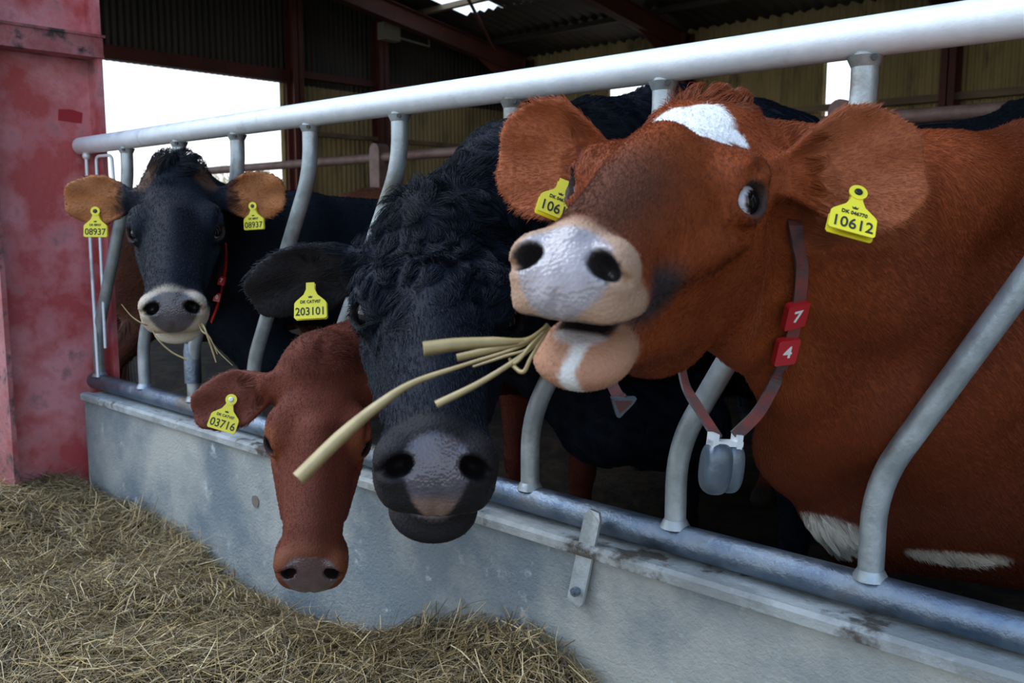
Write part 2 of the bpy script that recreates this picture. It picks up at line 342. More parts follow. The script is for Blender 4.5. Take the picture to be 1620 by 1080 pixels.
# ------------------------------------------------------------------ galvanised feed barrier
GF = empty('feed_barrier', (-1.4, 0, .45), 'galvanised tubular feed barrier with cranked neck bars on top of the concrete wall', 'feed barrier')
mb = MB(); mb.tube([(x, 0, 1.252) for x in np.linspace(-3.11, .6, 30)], .0275, 28); mb.build('top_rail', M['galv'], GF)
mb = MB(); mb.tube([(x, 0, .478) for x in np.linspace(-3.11, .6, 30)], .026, 28); mb.build('bottom_rail', M['galv_worn'], GF)
tops = [-2.779+.3235*i for i in range(9)]
tops = [-2.779, -2.452, -2.146, -1.826, -1.505, -1.181, -.852, -.526, -.198, .13]
for i, x0 in enumerate(tops):
    mb = MB(); mb.tube(arc([(x0, 0, 1.232), (x0, 0, 1.125), (x0-.285, 0, .635), (x0-.285, 0, .495)], .065), .018, 18)
    # weld collars and drain holes
    mb.tube([(x0, 0, 1.226), (x0, 0, 1.212)], [.025, .0185], 18, cap=False); mb.tube([(x0-.285, 0, .512), (x0-.285, 0, .498)], [.0185, .026], 18, cap=False)
    b = mb.build('neck_bar', M['galv_bar'], GF)
    h = MB(); h.tube([(x0+.019, -.0165, 1.221), (x0+.021, -.020, 1.221)], .0045, 10); h.build('drain_hole', M['black_stud'], GF)
mb = MB(); mb.tube([(-2.431, 0, .55), (-2.431, 0, .64), (-2.428, 0, .665)], [.0235, .0235, .021], 18); mb.build('sleeve', M['galv_worn'], GF)
mb = MB(); mb.tube([(-3.06, -.005, 1.225), (-3.055, -.01, .9), (-3.03, -.02, .50)], .0055, 10); mb.build('rod', M['galv'], GF)
mb = MB(); mb.tube(arc([(-2.985, -.01, .60), (-2.985, -.005, 1.213), (-2.895, .005, 1.213), (-2.89, .01, .95)], .02), .0050, 10); mb.build('rod', M['galv'], GF)
mb = MB(); mb.ball((-3.06, -.004, 1.218), .013, 8); mb.build('rod_knob', M['galv'], GF)
# mounting strap bolted to the wall
br = MB(); ang = math.radians(8)
pl = [(-.017, -.075), (-.010, -.086), (.010, -.086), (.017, -.075), (.017, .075), (.010, .086), (-.010, .086), (-.017, .075)]
Mx = lambda p: A(-.95+p[0]*math.cos(ang)+p[1]*math.sin(ang), -.080+p[2]+max(0, (p[1]-.02))*.35, .425+p[1]*math.cos(ang)-p[0]*math.sin(ang))
br.prism(pl, Mx, .006)
bo = br.build('mounting_strap', M['galv_bar'], GF)
q = Mx(A(0, -.058, 0)); mb = MB(); mb.tube([q+A(0, .002, 0), q+A(0, -.007, 0)], .0085, 6); mb.tube([q+A(0, -.006, 0), q+A(0, -.011, 0)], .004, 10); mb.build('bolt', M['galv_worn'], bo)
# ------------------------------------------------------------------ sculpting with distance fields
def smin(a, b, k):
    h = np.maximum(k-np.abs(a-b), 0)/k; return np.minimum(a, b)-h*h*k*.25
def smax(a, b, k): return -smin(-a, -b, k)
def ell(P, c, r, R=None):
    q = P-np.asarray(c, float)
    if R is not None: q = q@R
    r = np.asarray(r, float); k0 = np.linalg.norm(q/r, axis=1); k1 = np.linalg.norm(q/(r*r), axis=1)+1e-9
    return k0*(k0-1)/k1
def cap(P, a, b, ra, rb):
    a = np.asarray(a, float); b = np.asarray(b, float); d = b-a; q = P-a; t = np.clip(q@d/(d@d), 0, 1)
    return np.linalg.norm(q-t[:, None]*d, axis=1)-(ra+(rb-ra)*t)
def chain(P, pts, rs, k=.02):
    d = None
    for i in range(len(pts)-1):
        e = cap(P, pts[i], pts[i+1], rs[i], rs[i+1]); d = e if d is None else smin(d, e, k)
    return d
def tube_field(P, ys, w, top, bot, taper=.25, p=2.4, endk=.04, deep=None):
    """generalised tube along +Y with stations: half width, top z, bottom z; narrower toward the bottom"""
    y = P[:, 1]; W = np.interp(y, ys, w); bot = bot if deep is None else bot-deep*np.interp(ys, [-.02, .10, .21, .36, .44], [0, .75, 1, 1, 0]); T = np.interp(y, ys, top); B = np.interp(y, ys, bot)
    c = (T+B)/2; h = (T-B)/2; t = (P[:, 2]-c)/h
    Wf = W*(1-taper+taper*(1/(1+np.exp(-3.5*t))))
    g = ((np.abs(P[:, 0])/Wf)**p+np.abs(t)**p)**(1/p)
    d = (g-1)*np.minimum(W, h)
    return smax(d, np.maximum(y-ys[-1], ys[0]-y), endk)
def frame(y, up):
    y = unit(y); x = unit(np.cross(y, up)); z = np.cross(x, y); return np.stack([x, y, z], 1)
def rot_vec(v):
    v = np.asarray(v, float); a = np.linalg.norm(v); k = v/a; K = np.array([[0, -k[2], k[1]], [k[2], 0, -k[0]], [-k[1], k[0], 0]])
    return np.eye(3)+np.sin(a)*K+(1-np.cos(a))*K@K

HY = np.array([-.07, -.02, .04, .10, .16, .21, .27, .33, .39, .45, .50])
HW = np.array([.075, .098, .105, .104, .102, .091, .080, .073, .068, .068, .050])
HT = np.array([-.035, -.006, .006, .010, .010, .006, .000, -.006, -.010, -.026, -.080])
HB = np.array([-.15, -.19, -.225, -.235, -.222, -.20, -.175, -.150, -.130, -.118, -.110])
EYE = A(.087, .176, -.056); EYE_OUT = unit(A(.74, .56, .36))
def squeeze(q, k):
    """narrower muzzle on some animals"""
    f = 1+(k-1)*ss(q[:, 1], .22, .42); q = q.copy(); q[:, 0] = q[:, 0]/f; q[:, 2] = (q[:, 2]+.07)/f-.07; return q
def head_field(P, o):
    """P in head frame (x right, y to the muzzle, z dorsal), metres at scale 1"""
    S = P.copy(); S[:, 0] = np.abs(S[:, 0]); mo = o.get('mouth', 0.0)
    d = tube_field(P, HY, HW, HT, HB, .30, 2.5, .05, o.get('deep'))
    ph = o.get('poll', 1.0)
    d = smin(d, ell(P, (0, -.012, .002), (.062, .05, .034*ph)), .05)
    d = smin(d, ell(S, (.086, .155, -.030), (.030, .050, .026)), .03)
    d = smin(d, cap(S, (.088, .185, -.088), (.056, .33, -.100), .020, .016), .03)
    d = smin(d, ell(S, (.060, .085, -.150), (.036, .085, .080)), .04)
    d = smin(d, cap(S, (0, .18, .0), (0, .44, -.03), .024, .024), .04)
    # muzzle
    d = smin(d, ell(P, (0, .448, -.070), (.068, .048, .044)), .03)
    d = smin(d, ell(S, (.042, .430, -.098), (.036, .060, .034)), .02)
    d = smin(d, ell(S, (.047, .462, -.050), (.027, .028, .030)), .014)
    Rp = frame(A(0, .76, .65), A(0, -.65, .76)); d = smin(d, ell(P, (0, .468, -.066), (.050, .026, .046), Rp), .014)
    # lower jaw swings open by mo (metres at the lip)
    j = np.clip((P[:, 1]-.12)/.33, 0, 1.2); Q = P.copy(); Q[:, 2] += mo*j; QS = Q.copy(); QS[:, 0] = np.abs(Q[:, 0])
    jb = o.get('jaw', 0.0); dj = smin(cap(QS, (.045, .10, -.205-jb*.3), (.022, .41, -.150-jb), .026+jb*.3, .022+jb*.5), cap(Q, (0, .17, -.185-jb*.4), (0, .42, -.150-jb), .036+jb*.4, .030+jb*.4), .03)
    dj = smin(dj, ell(Q, (0, .432, -.150-jb*.8), (.058+jb*.2, .048, .027+jb*.8)), .02)
    # mouth slit, cut before joining the lower jaw
    zc = -.124-mo*.5*np.clip((P[:, 1]-.12)/.33, 0, 1.2)
    slit = ell(P-np.stack([0*zc, 0*zc, zc+.002+mo*.35], 1), (0, .465, 0), (.085, o.get('gape', .080), .005+mo*.75))
    d = smax(smin(d, dj, .012 if mo > 0 else .016), -slit, .007)
    # nostrils, comma shaped
    Rn = frame(A(.45, -1, .05), A(0, 0, 1)); Rn2 = frame(A(1, 0, .55), A(0, 1, 0))
    Rq = np.stack([unit(A(.80, .30, -.30)), unit(A(.0, .74, .67)), unit(np.cross(A(.80, .30, -.30), A(0, .74, .67)))], 1)
    Rq[:, 1] = np.cross(Rq[:, 2], Rq[:, 0])
    d = smax(d, -ell(S, (.045, .486, -.036), (.0185, .044, .0125), Rq), .007)
    d = smax(d, -cap(S, (.056, .492, -.045), (.070, .470, -.060), .0075, .004), .007)
    d = smax(d, -cap(S, (0, .505, -.072), (0, .505, -.112), .002, .003), .008)
    # eye: lid swelling, lid opening
    d = smin(d, ell(S, EYE+EYE_OUT*.005, (.029, .034, .027)), .014)
    Re = frame(A(-.22, .95, .02), EYE_OUT)
    op = EYE+EYE_OUT*.028; le = o.get('lid', 1)
    d = smax(d, -ell(S, op, (.0150*le, .0225, .026), Re), .004)
    d = smax(d, -(np.linalg.norm(S-EYE, axis=1)-.0226), .002)
    d = smax(d, -cap(S, EYE+A(.020, -.030, .040), EYE+A(.016, .026, .036), .004, .003), .014)   # crease over the lid
    d = smax(d, -cap(S, EYE+A(.018, .012, -.030), EYE+A(.002, .052, -.018), .004, .003), .014)
    return d
def ear_field(P, L, W, cup=1.0):
    """ear frame: x across, y base to tip, z the hollow side"""
    a = np.clip(P[:, 1]/L, -.3, 1.3)
    wb = W*.5*np.interp(a, [-.3, 0, .18, .4, .6, .78, .9, 1.0, 1.3], [.30, .34, .66, .97, .99, .85, .66, .34, .1])
    c0 = cup*(4.2+14*np.exp(-np.maximum(a, 0)*4.5))*P[:, 0]**2-.016*np.sin(np.clip(a, 0, 1)*3.14)-.004*np.cos(P[:, 0]*110)*np.exp(-((a-.75)/.25)**2)+.004*np.sin(P[:, 0]*90+a*3)*np.exp(-((a-.3)/.3)**2)
    th = np.interp(a, [0, .3, 1], [.011, .0065, .0045])
    d1 = np.abs(P[:, 2]-c0)*.8-th; d2 = np.abs(P[:, 0])-wb; d3 = np.maximum(P[:, 1]-L, -P[:, 1]-.02)
    return smax(smax(d1, d2, .012), d3, .02)

BY_ = np.array([-1.42, -1.32, -1.1, -.85, -.5, -.2, 0, .12, .22])
BWD = np.array([.12, .20, .27, .31, .30, .25, .215, .17, .11])
BT = np.array([1.17, 1.27, 1.31, 1.29, 1.275, 1.32, 1.33, 1.29, 1.15])
BB = np.array([.92, .80, .64, .54, .53, .56, .60, .66, .80])
def body_field(P, low=False):
    S = P.copy(); S[:, 0] = np.abs(S[:, 0])
    d = tube_field(P, BY_, BWD, BT, BB, -.12, 2.2, .12)
    d = smin(d, ell(S, (.165, -.01, .86), (.07, .15, .24)), .10)
    d = smin(d, ell(S, (.15, -1.12, .92), (.12, .22, .30)), .10)
    d = smin(d, cap(P, (0, -.25, 1.31), (0, .05, 1.32), .03, .03), .06)
    d = smin(d, chain(S, [(.17, .02, .74), (.165, .05, .43), (.16, .05, .40), (.16, .06, .10)], [.085, .045, .042, .030]), .05)
    d = smin(d, cap(S, (.16, .065, .09), (.16, .09, .03), .036, .048), .02)
    d = smin(d, chain(S, [(.18, -1.10, .78), (.175, -1.38, .46), (.17, -1.36, .42), (.17, -1.32, .10)], [.12, .045, .040, .032]), .05)
    d = smin(d, cap(S, (.17, -1.31, .09), (.17, -1.27, .03), .036, .048), .02)
    d = smin(d, chain(P, [(0, -1.38, 1.24), (0, -1.50, 1.15), (0, -1.53, .80), (0, -1.52, .42)], [.04, .026, .016, .03]), .03)
    return d

def surface_nets(D, org, h):
    s = D < 0
    nx, ny, nz = D.shape
    def c(a, b, e): return D[a:nx-1+a, b:ny-1+b, e:nz-1+e]
    sc = [s[a:nx-1+a, b:ny-1+b, e:nz-1+e] for a in (0, 1) for b in (0, 1) for e in (0, 1)]
    al = np.logical_and.reduce(sc); an = np.logical_or.reduce(sc); act = an & ~al
    ijk = np.argwhere(act); idx = np.full(act.shape, -1, np.int64); idx[act] = np.arange(len(ijk))
    P = np.zeros((len(ijk), 3)); n = np.zeros(len(ijk))
    cs = [(a, b, e) for a in (0, 1) for b in (0, 1) for e in (0, 1)]
    val = {q: D[ijk[:, 0]+q[0], ijk[:, 1]+q[1], ijk[:, 2]+q[2]] for q in cs}
    for q in cs:
        for ax in range(3):
            if q[ax] == 0:
                r = list(q); r[ax] = 1; r = tuple(r); a, b = val[q], val[r]; m = (a < 0) != (b < 0)
                t = np.where(m, a/np.where(m, a-b, 1), 0); p = np.tile(np.array(q, float), (len(ijk), 1)); p[:, ax] += t
                P[m] += p[m]; n[m] += 1
    V = org+(ijk+P/n[:, None])*h
    F = []
    for ax in range(3):
        o1, o2 = (ax+1) % 3, (ax+2) % 3
        sl0 = [slice(None)]*3; sl1 = [slice(None)]*3; sl0[ax] = slice(0, -1); sl1[ax] = slice(1, None)
        a, b = s[tuple(sl0)], s[tuple(sl1)]; e = np.argwhere(a != b)
        e = e[(e[:, o1] > 0) & (e[:, o2] > 0) & (e[:, o1] < D.shape[o1]-1) & (e[:, o2] < D.shape[o2]-1)]
        sg = a[tuple(e.T)]
        def at(d1, d2):
            q = e.copy(); q[:, o1] -= d1; q[:, o2] -= d2; return idx[tuple(q.T)]
        Q = np.stack([at(1, 1), at(0, 1), at(0, 0), at(1, 0)], 1); Q[~sg] = Q[~sg][:, ::-1]; F.append(Q)
    return V, np.concatenate(F)

def polygonise(field, lo, hi, h, coarse=4):
    """evaluate finely only near the surface"""
    lo = np.asarray(lo, float); n = (np.ceil((np.asarray(hi)-lo)/h/coarse).astype(int)+1)
    H = h*coarse; g = np.stack(np.meshgrid(*[lo[i]+np.arange(n[i]+1)*H for i in range(3)], indexing='ij'), -1)
    Dc = field(g.reshape(-1, 3)).reshape(n+1)
    near = np.abs(Dc) < H*2.0
    cell = np.zeros(n, bool)
    for a in (0, 1):
        for b in (0, 1):
            for c in (0, 1): cell |= near[a:n[0]+a, b:n[1]+b, c:n[2]+c]
    N = n*coarse; D = np.repeat(np.repeat(np.repeat(Dc[:-1, :-1, :-1], coarse, 0), coarse, 1), coarse, 2).astype(float)
    m = np.repeat(np.repeat(np.repeat(cell, coarse, 0), coarse, 1), coarse, 2)
    ii = np.argwhere(m); P = lo+ii*h; out = np.empty(len(P))
    for k in range(0, len(P), 300000): out[k:k+300000] = field(P[k:k+300000])
    D[m] = out
    V, Fc = surface_nets(D, lo, h)
    for _ in range(2):
        e = h*.3; d = field(V); G = np.stack([field(V+e*np.eye(3)[i])-field(V-e*np.eye(3)[i]) for i in range(3)], 1)/(2*e)
        gn = (G**2).sum(1)+1e-6; st = np.clip(d/gn, -h, h)*.8; V = V-G*np.clip(st, -h, h)[:, None]*np.minimum(1, 1/np.sqrt(gn))[:, None]
    return V, Fc
def vnormals(V, Fc):
    a = V[Fc[:, 2]]-V[Fc[:, 0]]; b = V[Fc[:, 3]]-V[Fc[:, 1]]; fn = np.cross(a, b); N = np.zeros_like(V)
    for k in range(4): np.add.at(N, Fc[:, k], fn)
    return N/(np.linalg.norm(N, axis=1)[:, None]+1e-12), np.linalg.norm(fn, axis=1)*.5

def noise3(P, f, seed=0):
    rg = np.random.default_rng(seed); v = 0
    for i in range(6):
        k = rg.normal(0, 1, 3); k = k/np.linalg.norm(k)*f*(1+.35*i); v = v+np.sin(P@k+rg.uniform(0, 6.28)+1.3*np.sin(P@np.roll(k, 1)*.6))/(1+.2*i)
    return v/3.
def ss(x, a, b): t = np.clip((x-a)/(b-a), 0, 1); return t*t*(3-2*t)
def mixc(c, d, t): return c*(1-t[:, None])+np.asarray(d, float)*t[:, None]

def make_cow(o):
    """o: dict describing one animal; everything world-space. Returns the cow's Empty."""
    s = o['s']; HP = A(*o['head']); HR = rot_vec(o['rot']) if 'rot' in o else o['R']
    toH = lambda P: squeeze((P-HP)@HR/s, o.get('muz', 1.0)); fromH = lambda q: HP+HR@(np.asarray(q, float)*s)
    ears = []
    for e in o.get('ears', []):
        y = unit(A(*e['tip'])-A(*e['base'])); R = frame(y, A(*e['face'])); ears.append((A(*e['base']), R, np.linalg.norm(A(*e['tip'])-A(*e['base'])), e['w'], e.get('cup', 1)))
    bo = A(*o['body']); bf = unit(A(*o['fwd'], 0)); bs = o['bs']; BR = np.stack([np.cross(bf, [0, 0, 1]), bf, A(0, 0, 1)], 1)
    toB = lambda P: (P-bo)@BR/bs; fromB = lambda q: bo+BR@(np.asarray(q, float)*bs)
    nk = [[(A(*p), r) for p, r in ch] for ch in o['neck']]
    def field(P):
        dB = body_field(toB(P))*bs
        dN = None
        for ch in nk:
            e = chain(P, [c[0] for c in ch], [c[1] for c in ch], .04); dN = e if dN is None else smin(dN, e, .09)
        d = smin(dB, dN, .14*bs)
        q = toH(P); dH = head_field(q, o)*s
        for (b, R, L, W, cup) in ears:
            qe = (P-b)@R; dH = smin(dH, cap(P, fromH((np.sign(toH(b[None])[0, 0])*.07, .03, -.06)), b+R[:, 1]*.015, .040*s, .020), .025)
            dH = smin(dH, ear_field(qe, L, W, cup), .014)
        d = smin(d, dH, .035*s)
        if o.get('groove'):
            for (a_, b_) in zip(o['groove'][:-1], o['groove'][1:]): d = smax(d, -cap(q, a_, b_, .013, .013)*s, .055)
        return d
    # fine part: head and front neck; coarse part: the rest
    pc, nc = A(*o['cut'][0]), unit(o['cut'][1])
    hp = np.array([fromH(q) for q in ((0, .53, 0), (0, .5, -.2), (.12, 0, .08), (-.12, 0, .08), (0, 0, -.28), (0, -.1, .05))]+[b+R[:, 1]*L*1.02+R[:, 0]*sg*W*.5 for b, R, L, W, c in ears for sg in (-1, 1)]+[c[0]+v*c[1] for ch in nk for c in ch for v in np.vstack([np.eye(3), -np.eye(3)])])
    hp = hp[(hp-pc)@nc > -.12] 
    h = o['h']; V1, F1 = polygonise(field, hp.min(0)-.03, hp.max(0)+.03, h)
    k = ((V1[F1].mean(1)-pc)@nc) > 0; F1 = F1[k]
    bp = np.array([fromB(q) for q in ((.4, .35, 1.45), (-.4, .35, 1.45), (.4, -1.65, 0), (-.4, -1.65, 0))]+[c[0]+v*c[1] for ch in nk for c in ch for v in np.vstack([np.eye(3), -np.eye(3)])])
    hb = o.get('hb', .02); lo = bp.min(0)-.06; lo[2] = -.03
    V2, F2 = polygonise(field, lo, bp.max(0)+.06, hb)
    k = ((V2[F2].mean(1)-pc)@nc) < hb*.6; F2 = F2[k]
    def compact(V, Fc):
        u, inv = np.unique(Fc, return_inverse=True); return V[u], inv.reshape(Fc.shape)
    V1, F1 = compact(V1, F1); V2, F2 = compact(V2, F2)
    V = np.concatenate([V1, V2]); Fc = np.concatenate([F1, F2+len(V1)]); N, fa = vnormals(V, Fc)
    q = toH(V); inhead = (np.abs(q[:, 0]) < .16) & (q[:, 1] > -.12) & (q[:, 1] < .56) & (q[:, 2] > -.32)&(q[:, 2]<.1)
    col = np.tile(A(*o['coat']), (len(V), 1)); col = col*(1+.16*noise3(V, 14, 3)+.08*noise3(V, 45, 4))[:, None]
    wet = np.zeros(len(V)); fur = np.ones(len(V)); ln = np.full(len(V), o.get('len', .010)); curl = np.full(len(V), o.get('curl', 0.))
    # muzzle
    Rq_ = np.stack([unit(A(.80, .30, -.30)), unit(A(.0, .74, .67)), unit(np.cross(A(.80, .30, -.30), A(0, .74, .67)))], 1); Rq_[:, 1] = np.cross(Rq_[:, 2], Rq_[:, 0])
    hd = inhead.astype(float); S = q.copy(); S[:, 0] = np.abs(S[:, 0]); mo = o.get('mouth', 0.)
    nz = .006*noise3(q, 60, 9)
    mz = ss(q[:, 1]+.5*np.clip(-q[:, 2]-.07, 0, .1)+.0*S[:, 0]+nz, o.get('ring0', .415), o.get('ring0', .415)+.03)*hd
    low = ss(-q[:, 2], .128+mo*.55, .138+mo*.55)
    col = mixc(col, o['ring'], mz)
    if 'chin' in o: col = mixc(col, o['chin'], ss(q[:, 1]+nz, .37, .41)*hd*low)
    if o.get('chinstripe'): col = mixc(col, (.75, .72, .68), ss(-np.abs(q[:, 0]+.008+nz), -.013, -.007)*hd*low*ss(q[:, 1], .40, .43))
    pt_ = (q-A(0, .468, -.066))@frame(A(0, .76, .65), A(0, -.65, .76)); pl = ss(-((S[:, 0]/(o.get('plw', .056)+.22*np.clip(pt_[:, 2], -.06, .03)))**2+(pt_[:, 2]/.050)**2)+nz*8, -1.15, -.85)*ss(pt_[:, 1], -.035, -.015)*hd*(1-low)
    col = mixc(col, A(*o['nose'])*1.0, pl); col = col*(1+.25*pl*noise3(V, 120, 12))[:, None]
    if 'nose_low' in o: col = mixc(col, o['nose_low'], pl*ss(-q[:, 2]+nz, .060, .080)*.8)
    ns = np.maximum(ss(-ell(S, (.045, .486, -.036), (.0185, .044, .0125), Rq_), -.004, -.001), 0)*hd
    col = mixc(col, A(*o['nose'])*.10, ns)  # nostril hollows painted near black, cavity shade put into the colour
    lip = ss(-np.abs(ell(q, (0, .465, -.122-mo*.15), (.085, .080, .005+mo*.75))), -.007, -.002)*hd*ss(q[:, 1], .37, .39) if mo > .015 else ss(-np.abs(q[:, 2]+.124+mo*.5*np.clip((q[:, 1]-.12)/.33, 0, 1.2)), -(.008+mo*.52), -(.004+mo*.40))*ss(q[:, 1], .37, .39)*hd
    inner = lip*ss(.075-S[:, 0], 0, .01); upn = (ss(N@HR[:, 2], .2, .6)*ss(q[:, 1], o.get('lip0', .3), o.get('lip0', .3)+.01))[:, None]
    col = col*(1-inner[:, None])+inner[:, None]*(A(*o.get('lip', (.02, .014, .014)))*upn+A(.02, .012, .012)*(1-upn))  # cavity shade painted dark behind the lip colour
    wet = np.maximum(wet, np.maximum(pl, inner*.8)); fur = fur*(1-np.maximum(pl, np.maximum(inner, ns)))*(1-.5*mz)
    ln = np.where(mz > .3, .004, ln); ln = np.where(hd > 0, ln*o.get('facelen', .8), ln)
    if 'corner' in o: col = mixc(col, o['corner'], ss(-np.linalg.norm((S-A(.062, .375, -.118))/A(1, 1.6, 1), axis=1), -.056, -.024)*hd*(1-mz*.6))
    if 'bridge' in o: col = mixc(col, o['bridge'], ss(q[:, 1]+.2*q[:, 2], .20, .34)*ss(-S[:, 0], -.075, -.03)*ss(q[:, 2], -.09, -.03)*(1-mz)*hd*.8)
    # eye rims
    de = np.linalg.norm(S-EYE-EYE_OUT*.012, axis=1)
    col = mixc(col, o.get('rim', (.02, .014, .012)), ss(-de, -.030, -.024)*hd)
    fur = fur*(1-ss(-de, -.029, -.024)*hd)
    if 'eyering' in o: col = mixc(col, o['eyering'], ss(-de+nz, -.060, -.034)*ss(de, .026, .03)*hd*.7)
    # ears
    for (b, R, L, W, cup_) in ears:
        qe = (V-b)@R; ie = (qe[:, 1] > .02) & (qe[:, 1] < L*1.05) & (np.abs(qe[:, 0]) < W*.56) & (np.abs(qe[:, 2]) < .06)
        inner = ie & ((N@R[:, 2]) > -.1); t = inner*ss(qe[:, 1], .02, .06)
        col = mixc(col, o['earin'], t*(.82+.18*noise3(V, 60, 2))); 
        edge = ie & (np.abs(qe[:, 0]) > W*.40)
        t2 = ie*ss(np.abs(qe[:, 0])/W+.25*ss(qe[:, 1]/L, .7, 1.), .40, .52)
        col = mixc(col, A(*o['earedge']), t2*.8); ln = np.where(edge, .013, np.where(ie, .007, ln)); ln = np.where(ie & (qe[:, 1] < L*.35) & inner, .022, ln); col = col*(1-.0*t)[:, None]
    if o.get('paint'): col, ln, curl, fur = o['paint'](V, q, toB(V), N, col, ln, curl, fur, hd)
    hoof = ss(-V[:, 2], -.085, -.07)*(toB(V)[:, 1] < .3); col = mixc(col, (.03, .025, .02), hoof)
    col = np.clip(col, .002, 1)
    # object tree
    root = empty('cow', (bo[0], bo[1], 0), o['label'], 'cow', o.get('group'))
    me = mesh_np('body', V, Fc, None, col); a = me.attributes.new('wet', 'FLOAT', 'POINT'); a.data.foreach_set('value', wet.astype(np.float32))
    body = link('body', me, M['skin'], root)
    # strands
    tri = np.concatenate([Fc[:, [0, 1, 2]], Fc[:, [0, 2, 3]]]); nF1 = len(F1); first = np.concatenate([np.arange(len(Fc)) < nF1]*2)
    ta = np.linalg.norm(np.cross(V[tri[:, 1]]-V[tri[:, 0]], V[tri[:, 2]]-V[tri[:, 0]]), axis=1)*.5
    rg = np.random.default_rng(o.get('seed', 1)); tot = None; parts = []
    # thin out what faces away from the camera side (never bare, only sparser)
    tn = N[tri].mean(1); tv = unit_rows(CAM-V[tri].mean(1)); facing = (tn*tv).sum(1) > -.15
    P3 = V[tri].mean(1); dd = P3-CAM; dep = dd@CF; uu = 810+F_PX*(dd@CR)/dep; vv = 540-F_PX*(dd@CU)/dep
    infr = (dep > .2) & (uu > -120) & (uu < 1740) & (vv > -120) & (vv < 1200)
    wgt = ta*np.where(facing & infr, 1, .16)*np.where(first, 1, .6)*fur[tri].mean(1)
    n = o['hairs']; t = rg.choice(len(tri), n, p=wgt/wgt.sum()); T = tri[t]
    w = rg.dirichlet((1, 1, 1), n); root_p = (V[T]*w[:, :, None]).sum(1); nn = unit_rows((N[T]*w[:, :, None]).sum(1)); c = (col[T]*w[:, :, None]).sum(1)
    l_ = (ln[T]*w).sum(1); cu = (curl[T]*w).sum(1); fr = (fur[T]*w).sum(1); thin = np.where((facing & infr & first)[t], 1., 1.9)
    keep = fr > .35; root_p, nn, c, l_, cu, thin = [z[keep] for z in (root_p, nn, c, l_, cu, thin)]; n = len(root_p)
    hq = toH(root_p); hh = ss(-hq[:, 1], -.50, .10)
    # comb: on the head toward the muzzle and down the cheeks, on the neck and body backwards and down
    fh = np.tile(HR[:, 1], (n, 1))+HR[:, 0]*(hq[:, 0:1]*3); fb = np.tile(-bf+A(0, 0, -.75), (n, 1)); onh = ss(hq[:, 1], -.04, .10)*(hq[:, 2] > -.36)
    # around the poll whorl strands spread outward
    fl_ = fb*(1-onh)[:, None]+fh*onh[:, None]
    fl_ = fl_+.30*np.stack([noise3(root_p, 9, i+20) for i in range(3)], 1)+1.6*cu[:, None]*np.stack([noise3(root_p, 55, i+30) for i in range(3)], 1)
    for (b, R, L, W, cup_) in ears:
        qe = (root_p-b)@R; ie = ((qe[:, 1] > 0) & (qe[:, 1] < L*1.1) & (np.abs(qe[:, 0]) < W*.6) & (np.abs(qe[:, 2]) < .07)).astype(float)[:, None]
        fl_ = fl_*(1-ie)+ie*(R[:, 1]*1.0+R[:, 0]*(qe[:, 0:1]/W*1.8))
    fl_ = fl_-nn*(fl_*nn).sum(1)[:, None]; fl_ = unit_rows(fl_+rg.normal(0, .11, (n, 3)))
    lift = rg.normal(.13, .05, n)+cu*.30
    l_ = l_*rg.uniform(.55, 1.25, n)
    tf = o.get('tuft', 0)*cu; D1 = unit_rows(fl_+nn*(lift*1.5+tf)[:, None]); D2 = unit_rows(fl_+nn*(lift*.55+tf*.8)[:, None]+cu[:, None]*rg.normal(0, .5, (n, 3))); D3 = unit_rows(fl_+nn*(lift*.2-.1)[:, None]+cu[:, None]*rg.normal(0, .9, (n, 3))+A(0, 0, -.15))
    Pk = np.stack([root_p-nn*.001, root_p+D1*l_[:, None]*.3, root_p+(D1*.3+D2*.35)*l_[:, None], root_p+(D1*.3+D2*.35+D3*.35)*l_[:, None]], 1)
    long_ = np.where(l_ > .017)[0]
    if len(long_) > 400:
        K = len(long_)//70; cen = rg.choice(long_, K, replace=False); own = np.empty(len(long_), int)
        for k in range(0, len(long_), 4000):
            own[k:k+4000] = np.argmin(((root_p[long_[k:k+4000], None]-root_p[cen][None])**2).sum(-1), 1)
        cc_ = cen[own]; off = Pk[cc_]-Pk[cc_][:, :1]; tgt = Pk[cc_]
        g_ = np.array([0, .18, .45, .70])[None, :, None]; Pk[long_] = Pk[long_]*(1-g_)+tgt*g_
    rad = o.get('rad', .00030)*thin*(1+np.clip(l_-.012, 0, .02)*10)
    R4 = rad[:, None]*np.array([1, .95, .75, .2])[None]
    hc = bpy.data.hair_curves.new('coat'); hc.add_curves([4]*n)
    hc.points.foreach_set('position', Pk.astype(np.float32).ravel()); hc.points.foreach_set('radius', R4.astype(np.float32).ravel())
    cc = c*rg.uniform(.86, 1.14, (n, 1))*o.get('hairgain', 1.); ca = hc.attributes.new('col', 'FLOAT_COLOR', 'CURVE'); ca.data.foreach_set('color', np.concatenate([np.clip(cc, 0, 1), np.ones((n, 1))], 1).astype(np.float32).ravel())
    link('coat', hc, M['hair_black' if max(o['coat']) < .02 else 'hair'], root, smooth=False)
    # eyes
    for sg in (-1, 1):
        eb = MB(); eb.ball((0, 0, 0), .0222*s, 20); ev = np.array(eb.v)
        c = A(EYE[0]*sg, EYE[1], EYE[2]); g = unit(HR@(A(EYE_OUT[0]*sg, EYE_OUT[1], EYE_OUT[2])+A(*o.get('gaze', (0, 0, 0)))))
        cs_ = unit_rows(ev)@g; cl = np.tile(A(.62, .60, .62), (len(ev), 1)); cl = mixc(cl, (.045, .022, .014), ss(cs_, .72, .77)); cl = mixc(cl, (.003, .003, .004), ss(cs_, .80, .86))
        me = mesh_np('eye', ev+fromH(c), np.array(eb.f), None, cl); link('eye', me, M['eye'], root)
    return root, fromH, fromB, HR
def unit_rows(a): return a/(np.linalg.norm(a, axis=-1, keepdims=True)+1e-12)

